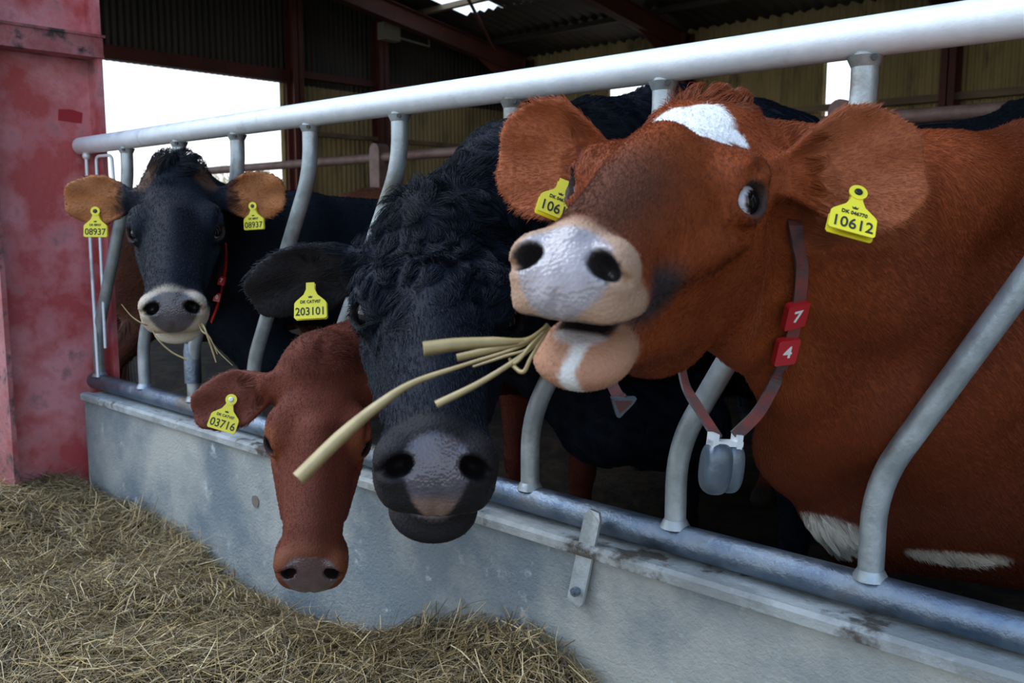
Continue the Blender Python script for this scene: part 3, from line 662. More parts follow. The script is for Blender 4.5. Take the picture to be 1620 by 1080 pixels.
# ---- lettering, tags, collars
def text_mesh(txt, size, bold=0.0):
    cu = bpy.data.curves.new('t', 'FONT'); cu.body = txt; cu.size = size; cu.align_x = 'CENTER'; cu.align_y = 'CENTER'; cu.extrude = .0004; cu.offset = bold; cu.resolution_u = 3
    o = bpy.data.objects.new('t', cu); COL.objects.link(o); dg = bpy.context.evaluated_depsgraph_get(); me = bpy.data.meshes.new_from_object(o.evaluated_get(dg))
    v = [np.array(x.co) for x in me.vertices]; f = [tuple(p.vertices) for p in me.polygons]
    bpy.data.objects.remove(o); bpy.data.meshes.remove(me); bpy.data.curves.remove(cu); return v, f
def frame_cam(roll_deg, yaw=0.0, tilt=0.0):
    """x right, y up, z toward the photographer, then turned about its own axes: a tag facing the yard"""
    x, y, z = CR.copy(), CU.copy(), -CF.copy(); a = math.radians(roll_deg)
    x, y = math.cos(a)*x+math.sin(a)*y, math.cos(a)*y-math.sin(a)*x
    b = math.radians(yaw); x, z = math.cos(b)*x-math.sin(b)*z, math.cos(b)*z+math.sin(b)*x
    b = math.radians(tilt); y, z = math.cos(b)*y+math.sin(b)*z, math.cos(b)*z-math.sin(b)*y
    return np.stack([x, y, z], 1)
def ear_tag(parent, at, R, num, small=None, sc=1.0, stud='black_stud', lab=None, back=True, nub=False):
    mp = lambda p: A(*at)+R@(A(p[0], p[1], p[2] if len(p) > 2 else 0)*sc+A(0, 0, .0035*math.cos((p[1])*40)*0))
    out = [(-.0265, -.066), (.0265, -.066), (.029, -.063), (.0285, -.038), (.026, -.034), (.012, -.022), (.0075, -.012), (.0075, 0), (-.0075, 0), (-.0075, -.012), (-.012, -.022), (-.026, -.034), (-.0285, -.038), (-.029, -.063)]
    mb = MB(); mb.prism(out, mp, .0016)
    if not nub:
        ring = [(.0115*math.cos(a), .0115*math.sin(a)) for a in np.linspace(0, 2*math.pi, 24, endpoint=False)]; mb.prism(ring, lambda p: mp(A(p[0], p[1], p[2]+.0006)), .0022)
    def put(t, size, y, bold):
        v, f = text_mesh(t, size, bold); mb.add([mp(A(p[0]*.88, p[1]+y, p[2]+.0020)) for p in v], f, 1, False)
    put(num, .0235*min(1, 5.2/len(num)), -.0535, .0002)
    if small: put(small, .0078, -.0355, .00015)
    # little crown mark
    mb.prism([(-.003, -.0285), (.003, -.0285), (.0042, -.0245), (.0018, -.0262), (0, -.0238), (-.0018, -.0262), (-.0042, -.0245)], lambda p: mp(A(p[0], p[1], p[2]+.0014)), .0006, 1)
    t = mb.build('ear_tag', [M['yellow'], M['ink']], parent)
    if lab: t['label'] = lab
    if not nub:
        st = MB(); st.tube([mp(A(0, 0, -.002)), mp(A(0, 0, .0040)), mp(A(0, 0, .0052))], [.0052*sc, .0052*sc, .0035*sc], 18); st.build('stud', M[stud], t)
    if back:
        bk = MB(); bk.prism(out, lambda p: mp(A(p[0], p[1], p[2]-.0095)), .0014); bk.build('ear_tag', M['yellow'], parent)
    return t
def strap(parent, pts, nrm, w=.016, th=.0035, name='collar', m=('strap',)):
    """flat band along pts, flat side facing nrm(i)"""
    P = [A(*p) for p in pts]; mb = MB(); ring = []
    for i, p in enumerate(P):
        t = unit(P[min(i+1, len(P)-1)]-P[max(i-1, 0)]); n = unit(nrm(i, p)-t*(nrm(i, p)@t)); b = np.cross(t, n)
        ring.append([p+b*w+n*th, p-b*w+n*th, p-b*w-n*th, p+b*w-n*th])
    v = [q for R_ in ring for q in R_]; L = len(P)
    for k in range(4):
        mb.add(v, [(i*4+k, i*4+(k+1) % 4, (i+1)*4+(k+1) % 4, (i+1)*4+k) for i in range(L-1)], 1 if (k == 0 and len(m) > 1) else 0, False)
    mb.add(ring[0], [(0, 1, 2, 3)], 0, False); mb.add(ring[-1], [(3, 2, 1, 0)], 0, False)
    return mb.build(name, [M[x] for x in m], parent)
def number_block(collar, at, R, d, sc=1.0):
    """small moulded block threaded on the strap, with its digit"""
    mb = MB(); mp = lambda p: A(*at)+R@(p*sc)
    pts = [(-.017, -.024), (.017, -.024), (.019, -.021), (.019, .021), (.017, .024), (-.017, .024), (-.019, .021), (-.019, -.021)]
    mb.prism(pts, lambda p: mp(A(p[0], p[1], p[2]-.006)), .012)
    v, f = text_mesh(d, .030, .0006); mb.add([mp(A(p[0], p[1], p[2]+.0064)) for p in v], f, 1, False)
    return mb.build('number_block', [M['block'], M['white']], collar)
def catmull(P, n=8):
    P = [A(*p) for p in P]; P = [2*P[0]-P[1]]+P+[2*P[-1]-P[-2]]; out = []
    for i in range(1, len(P)-2):
        for k in range(n):
            t = k/n; out.append(.5*((2*P[i])+(-P[i-1]+P[i+1])*t+(2*P[i-1]-5*P[i]+4*P[i+1]-P[i+2])*t*t+(-P[i-1]+3*P[i]-3*P[i+1]+P[i+2])*t**3))
    out.append(P[-2]); return out
# ------------------------------------------------------------------ the cattle
def pose(head, rot, s):
    R = rot_vec(rot); return R, (lambda *q: A(*head)+R@(A(*q)*s)), (lambda p: (p-A(*head))@R/s)
def depth(p): return (A(*p)-CAM)@CF
RED = (.175, .045, .018)

# --- the big red cow reaching out on the right
hD, rD, sD = (-.6139, -.2694, 1.1207), (-.1837, .3154, -2.803), .95
R_, loc, _ = pose(hD, rD, sD)
bL, bR = loc(-.112, .035, -.055), loc(.115, .030, -.055)
earsD = [dict(base=bL, tip=at_depth(1472, 262, depth(bL)+.02), face=-CF+.15*CR*-1+.0*CU, w=.155, cup=1.0),
         dict(base=bR, tip=at_depth(782, 245, depth(bR)+.03), face=-CF-.15*CU, w=.155, cup=1.25)]
brisk = on_y(1312, 850, .10); belly = on_y(1510, 868, .22)
def paintD(V, q, b, N, col, ln, curl, fur, hd):
    n1 = noise3(q, 70, 5); n2 = noise3(q, 160, 6)
    c = ((q[:, 0]-.0)/.068)**2+((q[:, 1]-.074-.010*np.cos(q[:, 0]*30))/.055)**2+.34*n1+.2*n2
    col = mixc(col, (.83, .82, .80), ss(-c, -1.12, -.9)*hd*(q[:, 2] > -.04))
    pt = ss(-np.linalg.norm((q-A(0, -.03, .02))/A(1.2, .8, 1), axis=1), -.06, -.03); ln = ln+.024*pt; curl = curl+.5*pt
    col = mixc(col, (.62, .42, .30), pt*ss(n2, .1, .8)*.55)
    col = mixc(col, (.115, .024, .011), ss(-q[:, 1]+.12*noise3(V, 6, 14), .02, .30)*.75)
    w = ss(-np.linalg.norm((V-brisk)/A(1, 1, 1.15), axis=1)+.01*noise3(V, 50, 8), -.058, -.045); col = mixc(col, (.88, .85, .76), w); ln = ln+.02*w
    w = ss(-np.linalg.norm((V-belly)/A(1.7, 1.5, .5), axis=1)+.012*noise3(V, 40, 9), -.048, -.036); col = mixc(col, (.82, .74, .62), w); ln = ln+.006*w
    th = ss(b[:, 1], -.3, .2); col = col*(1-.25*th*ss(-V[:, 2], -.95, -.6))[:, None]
    return col, ln, curl, fur
cowD = dict(s=sD, head=hD, rot=rD, ears=earsD, body=(-.20, .66, 0), fwd=(-.30, -.95), bs=.88, poll=.8, jaw=.010, deep=.070, muz=.79, ring0=.425, tuft=1.6, lip0=.432, groove=[(-.126, .030, -.12), (-.135, .020, -.20), (-.130, .004, -.28), (-.112, -.03, -.36)], h=.0045, hb=.02, cut=((-.30, .42, .9), (-.3, -.95, 0)),
    neck=[[(loc(0, -.02, -.06), .068), ((-.42, 0, 1.045), .065), ((-.35, .2, 1.055), .085), ((-.26, .5, 1.04), .10)],
          [(loc(0, .03, -.13), .072), ((-.50, -.02, .92), .082), ((-.43, .2, .88), .13), ((-.28, .52, .85), .19)],
          [(loc(0, .07, -.18), .050), ((-.58, -.06, .79), .050), (tuple(on_y(1275, 705, .08)), .070), (tuple(on_y(1345, 790, .16)), .070), (tuple(on_y(1365, 835, .22)), .062), ((-.34, .45, .50), .10)],
          [((-.50, .10, .74), .11), ((-.46, .26, .60), .12), ((-.36, .42, .59), .13)],
          [((-.43, .2, .80), .14), ((-.36, .38, .66), .20), ((-.28, .55, .66), .20)]],
    coat=(.225, .046, .011), ring=(.42, .26, .17), nose=(.33, .28, .28), chin=(.46, .23, .14), lip=(.55, .47, .45), chinstripe=True, corner=(.05, .035, .035), bridge=(.07, .028, .016),
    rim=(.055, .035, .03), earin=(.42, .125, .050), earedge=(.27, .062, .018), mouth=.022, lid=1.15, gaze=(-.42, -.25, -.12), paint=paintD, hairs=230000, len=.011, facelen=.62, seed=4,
    label='big red-brown cow on the right with white forehead patch and hay in its mouth')
D_root, D_h, D_b, D_R = make_cow(cowD)

# --- black curly-faced cow in the middle
hB, rB, sB = (-1.061, -.296, 1.010), (-.3123, .5599, -2.2498), 1.05
R_, loc, _ = pose(hB, rB, sB)
bR, bL = loc(.105, .035, -.055), loc(-.105, .035, -.055)
earsB = [dict(base=bR, tip=at_depth(390, 478, depth(bR)+.05), face=-CF*.8-.5*CU, w=.125, cup=.6),
         dict(base=bL, tip=bL-R_[:, 0]*.20+CU*-.03, face=R_[:, 1]+.3*R_[:, 2], w=.12)]
def paintB(V, q, b, N, col, ln, curl, fur, hd):
    t = ss(q[:, 2], -.10, -.02)*ss(-q[:, 1], -.34, -.12)*(q[:, 1] > -.12)*(np.abs(q[:, 0]) < .14); ln = ln+.020*t; curl = curl+.55*t
    t = (q[:, 1] > -.6)*(q[:, 1] < 0.02)*(q[:, 2] < .3); ln = ln+.008*t
    return col, ln, curl, fur
BLK = (.0050, .0075, .013)
cowB = dict(s=sB, head=hB, rot=rB, ears=earsB, body=(-1.10, .78, 0), fwd=(0, -1), bs=.95, h=.0055, hb=.022, cut=((-1.1, .45, .9), (0, -1, 0)),
    neck=[[(loc(0, -.02, -.04), .075), ((-1.13, -.07, 1.09), .08), ((-1.07, .1, 1.13), .09), ((-1.08, .35, 1.17), .105), ((-1.08, .7, 1.10), .11)],
          [(loc(0, .03, -.13), .085), ((-1.12, 0, .93), .09), ((-1.10, .25, .88), .14), ((-1.08, .6, .85), .19)],
          [(loc(0, .07, -.18), .055), ((-1.17, 0, .78), .06), ((-1.12, .2, .60), .08), ((-1.08, .45, .55), .1)]],
    coat=BLK, ring=(.016, .014, .015), nose=(.085, .072, .085), nose_low=(.24, .14, .10), lip=(.42, .34, .34), rim=(.012, .01, .01), earin=(.022, .018, .018), earedge=BLK, mouth=.018, lip0=.40, muz=.92, plw=.038, deep=.0, gaze=(.1, .1, -.2),
    paint=paintB, hairs=190000, len=.015, facelen=.8, seed=6, hairgain=1.0, rad=.00036, label='black cow with long curly forehead hair and lowered head in the middle')
B_root, B_h, B_b, B_R = make_cow(cowB)

# --- low red-brown head
hC, rC, sC = (-1.4189, -.2692, .7449), (-.5691, .9545, -2.0632), .82
R_, loc, _ = pose(hC, rC, sC)
bR, bL = loc(.105, .035, -.055), loc(-.105, .035, -.055)
earsC = [dict(base=bR, tip=at_depth(300, 655, depth(bR)+.04), face=-CF+.1*CU, w=.115, cup=.6),
         dict(base=bL, tip=bL-R_[:, 0]*.13-CF*-.05+CU*-.05, face=R_[:, 1]+.3*R_[:, 2], w=.10)]
def paintC(V, q, b, N, col, ln, curl, fur, hd):
    pt = ss(-np.linalg.norm((q-A(0, -.01, .02))/A(1.3, 1, 1), axis=1), -.08, -.03); ln = ln+.012*pt; curl = curl+.3*pt
    col = mixc(col, (.09, .026, .016), ss(q[:, 1], .22, .34)*ss(-np.abs(q[:, 0]), -.06, -.02)*ss(q[:, 2], -.08, -.02)*hd*.5)
    return col, ln, curl, fur
cowC = dict(s=sC, head=hC, rot=rC, ears=earsC, body=(-1.66, .70, 0), fwd=(-.01, -1), bs=.76, tuft=1.2, h=.005, hb=.02, cut=((-1.6, .42, .8), (0, -1, 0)),
    neck=[[(loc(0, -.02, -.05), .062), ((-1.52, -.03, .76), .062), ((-1.58, .2, .86), .08), ((-1.62, .5, .93), .09)],
          [(loc(0, .02, -.12), .068), ((-1.54, 0, .66), .068), ((-1.60, .25, .69), .11), ((-1.63, .55, .70), .15)]],
    coat=(.115, .026, .013), ring=(.14, .042, .018), ring0=.41, nose=(.105, .080, .080), lip=(.05, .03, .028), rim=(.03, .018, .016), eyering=(.20, .055, .018), earin=(.13, .035, .022), earedge=(.14, .038, .02),
    mouth=0, gaze=(0, -.1, 0), paint=paintC, hairs=110000, len=.009, facelen=.6, seed=8, label='smaller red-brown cow hanging its long face low over the concrete wall')
C_root, C_h, C_b, C_R = make_cow(cowC)

# --- black cow with orange ears at the far left
hA, rA, sA = tuple(CAM+(A(-2.3231, -.0798, 1.1296)-CAM)*.93), (-.3509, .6990, -2.0326), .93
R_, loc, _ = pose(hA, rA, sA)
bR, bL = loc(.105, .035, -.055), loc(-.105, .035, -.055)
earsA = [dict(base=bR, tip=at_depth(97, 315, depth(bR)+.0), face=-CF-.1*CU, w=.125, cup=.5),
         dict(base=bL, tip=at_depth(456, 306, depth(bL)-.02), face=-CF-.1*CU, w=.125, cup=.5)]
def paintA(V, q, b, N, col, ln, curl, fur, hd):
    pt = ss(-np.linalg.norm((q-A(0, -.02, .02))/A(1.3, 1, 1), axis=1), -.085, -.03); ln = ln+.030*pt; curl = curl+.5*pt
    S = np.abs(q[:, 0]); col = mixc(col, (.11, .055, .03), ss(-np.hypot(S-.075, q[:, 1]-.02), -.04, -.015)*hd*.7)
    return col, ln, curl, fur
cowA = dict(s=sA, head=hA, rot=rA, ears=earsA, body=(-2.24, .76, 0), fwd=(.02, -1), bs=.80, tuft=2.5, h=.006, hb=.022, cut=((-2.2, .45, .9), (0, -1, 0)),
    neck=[[(loc(0, -.02, -.05), .068), ((-2.28, .02, 1.03), .065), ((-2.24, .25, 1.00), .085), ((-2.24, .6, .97), .10)],
          [(loc(0, .03, -.13), .080), ((-2.34, .02, .92), .085), ((-2.28, .25, .86), .13), ((-2.24, .55, .83), .18)],
          [(loc(0, .07, -.18), .050), ((-2.42, .02, .78), .055), ((-2.34, .2, .60), .075), ((-2.22, .45, .53), .1)]],
    coat=BLK, ring=(.50, .41, .31), ring0=.432, nose=(.085, .070, .075), chin=(.60, .54, .44), lip=(.10, .07, .05), rim=(.03, .02, .018), earin=(.42, .155, .055), earedge=(.38, .15, .06),
    mouth=0, paint=paintA, hairs=80000, len=.010, facelen=.8, seed=9, rad=.0005, label='black cow with orange-brown ears and cream muzzle at the left end of the barrier')
A_root, A_h, A_b, A_R = make_cow(cowA)

# --- cattle standing farther back in the barn
def back_cow(x, y, fwd, bs, coat, lab, seed, patch=None, drop=0):
    f2 = unit(A(*fwd, 0)); o_ = A(x, y, 0); up = A(0, 0, 1)
    hp = o_+f2*.62*bs+up*(1.22-drop)*bs; ny_ = unit(f2*.75-up*.66); R = frame(ny_, up)
    L = lambda *q: hp+R@(A(*q)*bs*1.05)
    rt = R[:, 0]
    mp = lambda a, b, c: o_+f2*a*bs+up*b*bs
    d = dict(s=bs*1.05, head=hp, R=R, body=(x, y, 0), fwd=fwd, bs=bs, h=.012, hb=.026, cut=(mp(.18, 0, 0), f2),
        ears=[dict(base=L(.1*g, .035, -.055), tip=L(.26*g, .06, -.04), face=ny_, w=.12) for g in (-1, 1)],
        neck=[[(L(0, -.02, -.05), .07*bs), (mp(.35, 1.16-drop*.6, 0), .085*bs), (mp(0, 1.20, 0), .11*bs)], [(L(0, .03, -.13), .09*bs), (mp(.35, 1.0-drop*.4, 0), .13*bs), (mp(0, .92, 0), .2*bs)]],
        coat=coat, ring=tuple(np.array(coat)*2), nose=(.08, .07, .07), earin=coat, earedge=coat, hairs=26000, len=.014, rad=.0010, seed=seed, label=lab, paint=patch)
    return make_cow(d)
def patchH(V, q, b, N, col, ln, curl, fur, hd):
    p = on_y(515, 275, 3.25); return mixc(col, (.75, .74, .70), ss(-np.linalg.norm((V-p)/A(1, 3, 1.6), axis=1)+.02*noise3(V, 20, 3), -.12, -.08)), ln, curl, fur
back_cow(-.75, 2.60, (1, .02), 1.085, BLK, 'black cow standing across the barn behind the big red cow, only its back showing', 21)
back_cow(-3.9, 2.66, (1, .02), .95, (.095, .030, .015), 'dark brown cow standing side on below the rusty pipe, left of the curly black cow', 22)
back_cow(-4.05, 1.55, (.05, 1), .82, (.080, .028, .014), 'brown cow turned away behind the black cow with orange ears, beside the red column', 23)
back_cow(-5.2, 3.5, (-1, .0), 1.0, BLK, 'black and white cow far back beyond the rusty pipe barrier', 24, patchH)
back_cow(-2.6, 3.62, (-1, .1), 1.13, (.14, .035, .012), 'red-brown cow beyond the rusty pipe barrier, behind the curly black cow', 25)
# ------------------------------------------------------------------ tags, collars and hay held in the mouths
from mathutils.bvhtree import BVHTree
def bvh(root):
    b = [c for c in root.children if c.name.startswith('body')][0]; me = b.data
    return BVHTree.FromPolygons([v.co for v in me.vertices], [p.vertices for p in me.polygons])
def hit(tree, x, y, off=.004):
    """point of the animal's surface met from the yard, a little in front of it"""
    d = Vector(ray(x, y)).normalized(); loc_, n, i, ds = tree.ray_cast(Vector(CAM), d)
    return None if loc_ is None else np.array(loc_)-np.array(d)*off
TD, TB, TC, TA = bvh(D_root), bvh(B_root), bvh(C_root), bvh(A_root)
ear_tag(D_root, hit(TD, 1357, 306, .030), frame_cam(-17, -8, -30), '10612', 'DK 046770', .92, lab='yellow tag 10612 in the ear on the right of the photo')
ear_tag(D_root, hit(TD, 893, 285, .022), frame_cam(-20, 10, -25), '10612', 'DK 046770', .86, nub=True, lab='yellow tag 10612 in the ear half hidden behind its nose')
ear_tag(A_root, hit(TA, 151, 334, .012), frame_cam(0, 6, 0), '08937', 'DK 08937', .95, lab='yellow tag 08937 in the ear nearest the red column')
ear_tag(A_root, hit(TA, 400, 326, .012), frame_cam(3, -6, 0), '08937', 'DK 08937', .88, lab='yellow tag 08937 in the ear away from the red column')
ear_tag(B_root, hit(TB, 491, 447, .014), frame_cam(3, 0, -12), '203101', 'DK CATV07', .88, nub=True)
ear_tag(C_root, hit(TC, 366, 632, .014), frame_cam(-18, 8, -12), '03716', 'DK CATV07', .92, stud='white_stud')

# collar of the big red cow: strap down the neck, two number blocks, hanging weight
cp = [hit(TD, *q, .006) for q in ((1262, 385), (1268, 420), (1265, 470), (1256, 520), (1241, 570), (1226, 605))]
k_ = cp[-1]; wt = at_depth(1148, 690, depth(k_)-.03)
out_ = [k_, (k_*.62+wt*.38)+CU*-.012-CF*.01, wt+CR*.012]
cp = [at_depth(1246, 318, depth(cp[0])+.06), hit(TD, 1257, 352, .004)]+cp; pts = catmull(cp+out_[1:], 6); cen = at_depth(1150, 560, depth(k_)+.10)
cl = strap(D_root, pts, lambda i, p: (p-cen)*.5-CF*.12, .0085, .0018, 'collar', ('strap', 'strap_red'))
inner = catmull([wt-CR*.012, at_depth(1108, 650, depth(k_)+.01), at_depth(1085, 610, depth(k_)+.05), at_depth(1075, 560, depth(k_)+.12)], 6)
strap(D_root, inner, lambda i, p: CR*.4-CF, .0085, .0018, 'collar', ('strap', 'strap_red'))
for q, dg in (((1254, 500), '7'), ((1239, 555), '4')):
    a_, b_ = hit(TD, q[0]+6, q[1]-28, .006), hit(TD, q[0]-7, q[1]+28, .006); y_ = unit(a_-b_); z_ = unit((a_+b_)/2-cen-CF*.06); x_ = unit(np.cross(y_, z_))
    number_block(cl, (a_+b_)/2+z_*.008, np.stack([x_, y_, np.cross(x_, y_)], 1), dg, .82)
# hanging weight: two rounded lobes side by side under a clip
Rw = frame_cam(-4, 18, 6); top = wt-CU*.006
def lobe(mb, c, rx, ry, rz, p=2.6):
    v = []; n = 20
    for i in range(n+1):
        th = math.pi*i/n-math.pi/2
        for k in range(2*n):
            ph = math.pi*k/n; f = lambda t: math.copysign(abs(t)**(2/p), t)
            v.append(top+Rw@A(c[0]+rx*f(math.cos(th))*f(math.cos(ph)), c[1]+ry*f(math.sin(th)), c[2]+rz*f(math.cos(th))*f(math.sin(ph))))
    mb.add(v, [(i*2*n+k, i*2*n+(k+1) % (2*n), (i+1)*2*n+(k+1) % (2*n), (i+1)*2*n+k) for i in range(n) for k in range(2*n)])
mb = MB(); lobe(mb, (-.010, -.037, 0), .0205, .036, .020, 2.8); lobe(mb, (.014, -.037, -.002), .0165, .034, .017, 2.8); w_ = mb.build('collar_weight', M['lead'], cl)
mb = MB()
for x in (-.020, .016): mb.box((x-.004, -.010, -.008), (x+.004, .010, .010), M=lambda p: top+Rw@p)
mb.box((-.024, -.006, -.007), (.022, .001, .009), M=lambda p: top+Rw@p); mb.build('clip', M['galv'], cl)

# thin red collar of the black cow on the left
cp = [hit(TA, *q, .008) for q in ((357, 385), (357, 420), (352, 450), (345, 480), (334, 510))]
cp = [c if c is not None else at_depth(350, 450, 2.35) for c in cp]
cl = strap(A_root, catmull(cp, 5), lambda i, p: -CF-.6*CR, .0035, .0014, 'collar', ('block',))
for q, dg in (((351, 444), '7'), ((344, 470), '0')): number_block(cl, hit(TA, *q, .016), frame_cam(-12, -10, 0), dg, .50)
# loose pendant on the middle black cow's collar, under the red cow's chin
dq = depth(hit(TB, 905, 560, .0)) if hit(TB, 905, 560, .0) is not None else 1.5
pc_ = at_depth(985, 640, 1.42)
cl = strap(B_root, catmull([hit(TB, 860, 420, .004) if hit(TB, 860, 420) is not None else at_depth(900, 420, 1.6), at_depth(940, 540, 1.50), at_depth(972, 615, 1.43), pc_+CU*.008], 6), lambda i, p: -CF-.3*CR, .009, .0018, 'collar', ('strap', 'strap_red'))
mb = MB(); Rp_ = frame_cam(0, 10, 20); mb.prism([(-.020, .012), (.020, .012), (.016, .004), (-.004, -.020), (-.009, -.018)], lambda p: pc_+Rp_@A(p[0], p[1], p[2]-.006), .012)
mb.prism([(-.016, .009), (.013, .009), (.011, .004), (-.005, -.012)], lambda p: pc_+Rp_@A(p[0], p[1], p[2]+.0062), .0008, 1); mb.build('pendant', [M['lead'], M['strap_red']], cl)

def stalk(pts, w, lab, grp, m='stalk', face=None):
    P = catmull(pts, 7); n = len(P); W = np.interp(np.linspace(0, 1, n), np.linspace(0, 1, len(w)), w); mb = MB(); ring = []
    for i, p in enumerate(P):
        t = unit(P[min(i+1, n-1)]-P[max(i-1, 0)]); f = -CF if face is None else face; s = unit(np.cross(t, f)); nn = np.cross(s, t)
        ring += [p+s*W[i], p+nn*W[i]*.35, p-s*W[i], p-nn*W[i]*.12]
    mb.add(ring, [(i*4+k, i*4+(k+1) % 4, (i+1)*4+(k+1) % 4, (i+1)*4+k) for i in range(n-1) for k in range(4)])
    mb.add(ring[:4], [(0, 1, 2, 3)]); mb.add(ring[-4:], [(3, 2, 1, 0)])
    return props(mb.build('hay_stalk', M[m]), lab, 'hay stalk', grp)
mD = hit(TD, 862, 520, 0) ; dm = depth(mD) if mD is not None else .8
GD = 'hay stalks held in the big red cow\'s mouth'
def SD(l): return [at_depth(x, y, dm+d) for x, y, d in l]
stalk(SD([(866, 512, .02), (830, 545, 0), (735, 577, -.01), (655, 605, -.03), (600, 640, -.05), (540, 690, -.07), (472, 757, -.09)]), [.001, .0012, .0018, .0028, .0042, .0056, .0060], 'longest hay stalk from the big red cow\'s mouth, curving down across the low red face', GD)
stalk(SD([(866, 514, .02), (832, 537, 0), (780, 541, -.02), (720, 545, -.04), (670, 552, -.05)]), [.001, .0018, .0045, .0055, .0062], 'pale broad level hay blade from the red cow\'s mouth', GD)
stalk(SD([(868, 516, .02), (835, 555, 0), (765, 602, -.02), (690, 640, -.03)]), [.001, .0018, .0026, .0034], 'straight cut hay stalk slanting down left from the red cow\'s mouth', GD)
stalk(SD([(868, 514, .02), (835, 538, 0), (790, 550, -.01), (723, 566, -.02)]), [.001, .0024, .0032, .0034], 'short thick hay stalk just under the pale broad blade', GD)
stalk(SD([(870, 516, .02), (838, 550, 0), (800, 563, .0), (748, 580, .0)]), [.001, .0012, .0014, .0010], 'thin hay stalk above the straight cut one in the red cow\'s mouth', GD)
stalk(SD([(870, 518, .02), (842, 562, 0), (828, 588, .0), (812, 578, .01), (806, 566, .01)]), [.001, .0016, .0020, .0020, .0012], 'short curled hay blade close under the red cow\'s lip', GD)
stalk(SD([(868, 518, .02), (838, 548, -.01), (818, 572, -.01), (790, 584, .0)]), [.001, .0015, .0016, .0012], 'small bent hay stalk between the curled blade and the straight cut one', GD)
mA = hit(TA, 275, 515, 0); da = depth(mA)-.01 if mA is not None else 2.1
GA = 'hay stalks held in the left black cow\'s mouth'
def SA(l): return [at_depth(x, y, da+d) for x, y, d in l]
stalk(SA([(240, 516, .03), (226, 512, 0), (208, 500, 0), (192, 481, 0)]), [.0015, .0015, .0014, .0008], 'hay stalk sticking up left from the left black cow\'s mouth', GA)
stalk(SA([(238, 515, .03), (250, 537, 0), (272, 557, 0), (296, 569, 0)]), [.0015, .0018, .0022, .0022], 'hay stalk drooping to the right below the left black cow\'s chin', GA)
stalk(SA([(318, 510, .03), (324, 520, 0), (334, 548, 0), (342, 573, 0)]), [.0015, .0025, .0025, .0015], 'straight hay stalk hanging beside the capped neck bar at the left', GA)
stalk(SA([(316, 512, .03), (327, 526, 0), (344, 554, 0), (368, 578, 0)]), [.0015, .0015, .0014, .0009], 'thin hay stalk bending right past the capped neck bar at the left', GA)
stalk(SA([(314, 512, .03), (320, 524, 0), (332, 534, 0), (344, 560, 0)]), [.0015, .002, .002, .001], 'short crumpled hay stalk nearest the capped neck bar at the left', GA)
# ------------------------------------------------------------------ hay heap in front of the wall
px_ = [-3.6, -3.1, -2.56, -2.27, -2.05, -1.85, -1.72, -1.53, -1.42, -1.34, -1.21, -1.06, -.95, -.80, -.3]
pz_ = [.13, .115, .165, .125, .05, .035, .035, .085, .15, .205, .235, .235, .20, .13, .08]
_ph = RNG.uniform(0, 6.28, 24); _k = RNG.normal(0, 1, (24, 2)); _k *= (np.linspace(4, 22, 24)/np.linalg.norm(_k, axis=1))[:, None]
def hay_z(x, y):
    wall = np.interp(x, px_, pz_); t = np.clip((-.06-y)/.55, 0, 1)
    far = .13+.10*np.exp(-((x+2.75)**2/.25+(y+.55)**2/.12))+.06*np.exp(-((x+1.3)**2/.12+(y+.35)**2/.08))
    z = wall*(1-t)**1.5+far*(1-(1-t)**1.5)
    n = 0
    for i in range(24): n = n+np.sin(x*_k[i, 0]+y*_k[i, 1]+_ph[i])*(.035/(1+i*.35))
    z = z+n*.75*np.clip((-.06-y)/.12+.35, 0, 1)
    return np.maximum(z*np.clip((y+2.2)/.5, 0, 1), .004)
nx, ny = 170, 90
xs = np.linspace(-4.3, -.25, nx); ys = np.linspace(-2.0, -.077, ny); X, Y = np.meshgrid(xs, ys)
Z = hay_z(X, Y)
Z = np.where(X < -3.1, np.minimum(Z, .2), Z)
hb = MB(); hb.add(np.stack([X, Y, Z-.012], -1).reshape(-1, 3), [(j*nx+i, j*nx+i+1, (j+1)*nx+i+1, (j+1)*nx+i) for j in range(ny-1) for i in range(nx-1)])
def blades(mb_v, mb_f, cols, base, dirv, up, L, w, rg, curl, pal):
    """n ribbons with 4 segments, 3-sided"""
    n = len(base); k = 5; t = np.linspace(-.5, .5, k)
    side = np.cross(dirv, up); side /= np.linalg.norm(side, axis=1)[:, None]+1e-9
    P = base[:, None]+dirv[:, None]*(t[None, :, None]*L[:, None, None])
    P = P+up[:, None]*((t**2)[None, :, None]*-curl[:, None, None]*L[:, None, None])+side[:, None]*(np.sin(t*5)[None, :, None]*rg.normal(0, .05, n)[:, None, None]*L[:, None, None])
    wid = w[:, None]*np.array([.7, 1, 1, .9, .35])[None]
    nr = np.cross(side, dirv)
    offs = [side, -.5*side+.35*nr, -.5*side-.35*nr]
    V = np.stack([P+o[:, None]*wid[..., None] for o in offs], 2)   # n,k,3,3
    b0 = sum(len(v) for v in mb_v)
    idx = b0+np.arange(n*k*3).reshape(n, k, 3)
    for a in range(3):
        c = (a+1) % 3
        mb_f.append(np.stack([idx[:, :-1, a], idx[:, :-1, c], idx[:, 1:, c], idx[:, 1:, a]], -1).reshape(-1, 4))
    mb_v.append(V.reshape(-1, 3))
    c = pal[rg.integers(0, len(pal), n)]*rg.uniform(.65, 1.25, (n, 1))
    cols.append(np.repeat(c, k*3, axis=0))
PAL = np.array([(.56, .39, .16), (.42, .28, .11), (.28, .19, .08), (.16, .115, .055), (.70, .54, .30), (.22, .17, .085), (.10, .072, .04), (.40, .31, .18)])
rg = np.random.default_rng(11); vs, fs, cs = [], [], []
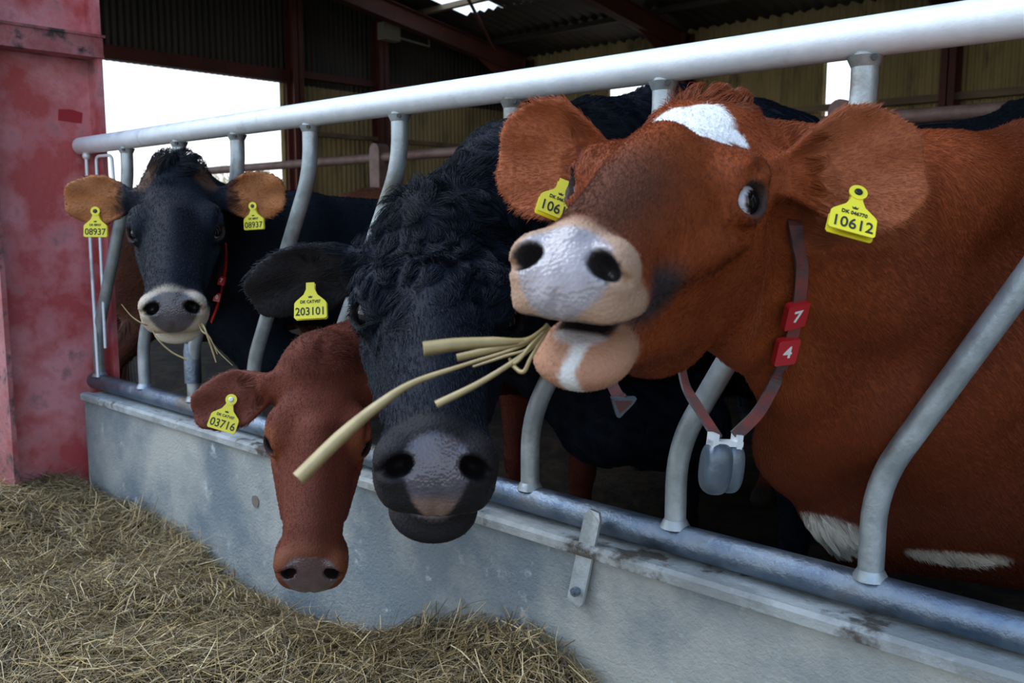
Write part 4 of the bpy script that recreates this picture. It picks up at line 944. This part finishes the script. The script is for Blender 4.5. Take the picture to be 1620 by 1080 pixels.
# area in view, denser near the camera
N = 46000
bx = rg.uniform(-3.9, -.45, N*2); by = -.07-rg.uniform(0, 1, N*2)**1.1*1.5
d = CAM[None]-np.stack([bx, by, np.full(N*2, .1)], 1); q = -(d@CF); uu = 810+F_PX*(-(d@CR))/q; vv = 540+F_PX*(d@CU)/q
ok = (q > .2) & (uu > -160) & (uu < 1150) & (vv < 1250) & (bx-0 < .2)
bx, by = bx[ok][:N], by[ok][:N]; n = len(bx)
# clumps share a heading
clx = rg.uniform(-4, -.4, 260); cly = rg.uniform(-1.7, 0, 260); cla = rg.uniform(0, 2*math.pi, 260)
near = np.argmin((bx[:, None]-clx)**2+(by[:, None]-cly)**2, 1)
th = cla[near]+rg.normal(0, .75, n)
e_ = .01; gx = (hay_z(bx+e_, by)-hay_z(bx-e_, by))/(2*e_); gy = (hay_z(bx, by+e_)-hay_z(bx, by-e_))/(2*e_)
nrm = np.stack([-gx, -gy, np.ones(n)], 1); nrm /= np.linalg.norm(nrm, axis=1)[:, None]
dv = np.stack([np.cos(th), np.sin(th), np.zeros(n)], 1); dv -= nrm*(dv*nrm).sum(1)[:, None]; dv += nrm*rg.normal(.06, .33, n)[:, None]; dv /= np.linalg.norm(dv, axis=1)[:, None]
L = rg.gamma(4, .022, n)+.015; w = rg.uniform(.0006, .0019, n)
base = np.stack([bx, by, hay_z(bx, by)+rg.uniform(-.015, .022, n)], 1); base[:, 1] = np.minimum(base[:, 1], -.068-np.abs(dv[:, 1])*L*.5)
blades(vs, fs, cs, base, dv, nrm, L, w, rg, rg.uniform(-.1, .9, n), PAL)
V0 = np.array(hb.v); F0 = np.array(hb.f); off = sum(len(v) for v in vs)
V1 = np.concatenate(vs+[V0]); C1 = np.concatenate(cs+[np.tile([.055, .042, .022], (len(V0), 1))])
me = mesh_np('hay', V1, np.concatenate(fs+[F0+off]), None, C1)
props(link('hay', me, M['hay'], smooth=False), 'loose heap of dry hay on the ground in front of the concrete wall', 'hay', kind='stuff')

# trampled straw inside the barrier
rg = np.random.default_rng(5); vs, fs, cs = [], [], []; n = 5000
bx = rg.uniform(-3.0, .3, n); by = rg.uniform(.17, 1.0, n); th = rg.uniform(0, 6.28, n)
dv = np.stack([np.cos(th), np.sin(th), rg.normal(0, .15, n)], 1); nrm = np.tile([0, 0, 1.], (n, 1))
hz = lambda x, y: .03+.32*np.exp(-((x+.78)**2/.03+(y-.24)**2/.04))+.36*np.exp(-((x+.40)**2/.02+(y-.19)**2/.02))
k = rg.random(n) < .55; bx[k] = np.where(rg.random(k.sum()) < .5, rg.normal(-.78, .13, k.sum()), rg.normal(-.38, .08, k.sum())); by[k] = np.clip(rg.normal(.26, .1, k.sum()), .18, .9)
blades(vs, fs, cs, np.stack([bx, by, hz(bx, by)], 1), dv, nrm, rg.gamma(4, .014, n)+.02, rg.uniform(.0007, .0014, n), rg, rg.uniform(0, .8, n), PAL*.8)
gx_, gy_ = np.meshgrid(np.linspace(-1.5, 0.1, 60), np.linspace(.125, 1.0, 40)); V0 = np.stack([gx_, gy_, hz(gx_, gy_)-.01], -1).reshape(-1, 3)
F0 = np.array([(j*60+i, j*60+i+1, (j+1)*60+i+1, (j+1)*60+i) for j in range(39) for i in range(59)]); off = sum(len(v) for v in vs)
me = mesh_np('straw', np.concatenate(vs+[V0]), np.concatenate(fs+[F0+off]), None, np.concatenate(cs+[np.tile([.035, .025, .015], (len(V0), 1))]))
props(link('bedding_straw', me, M['hay'], smooth=False), 'dark trampled straw on the barn floor behind the barrier', 'straw', kind='stuff')
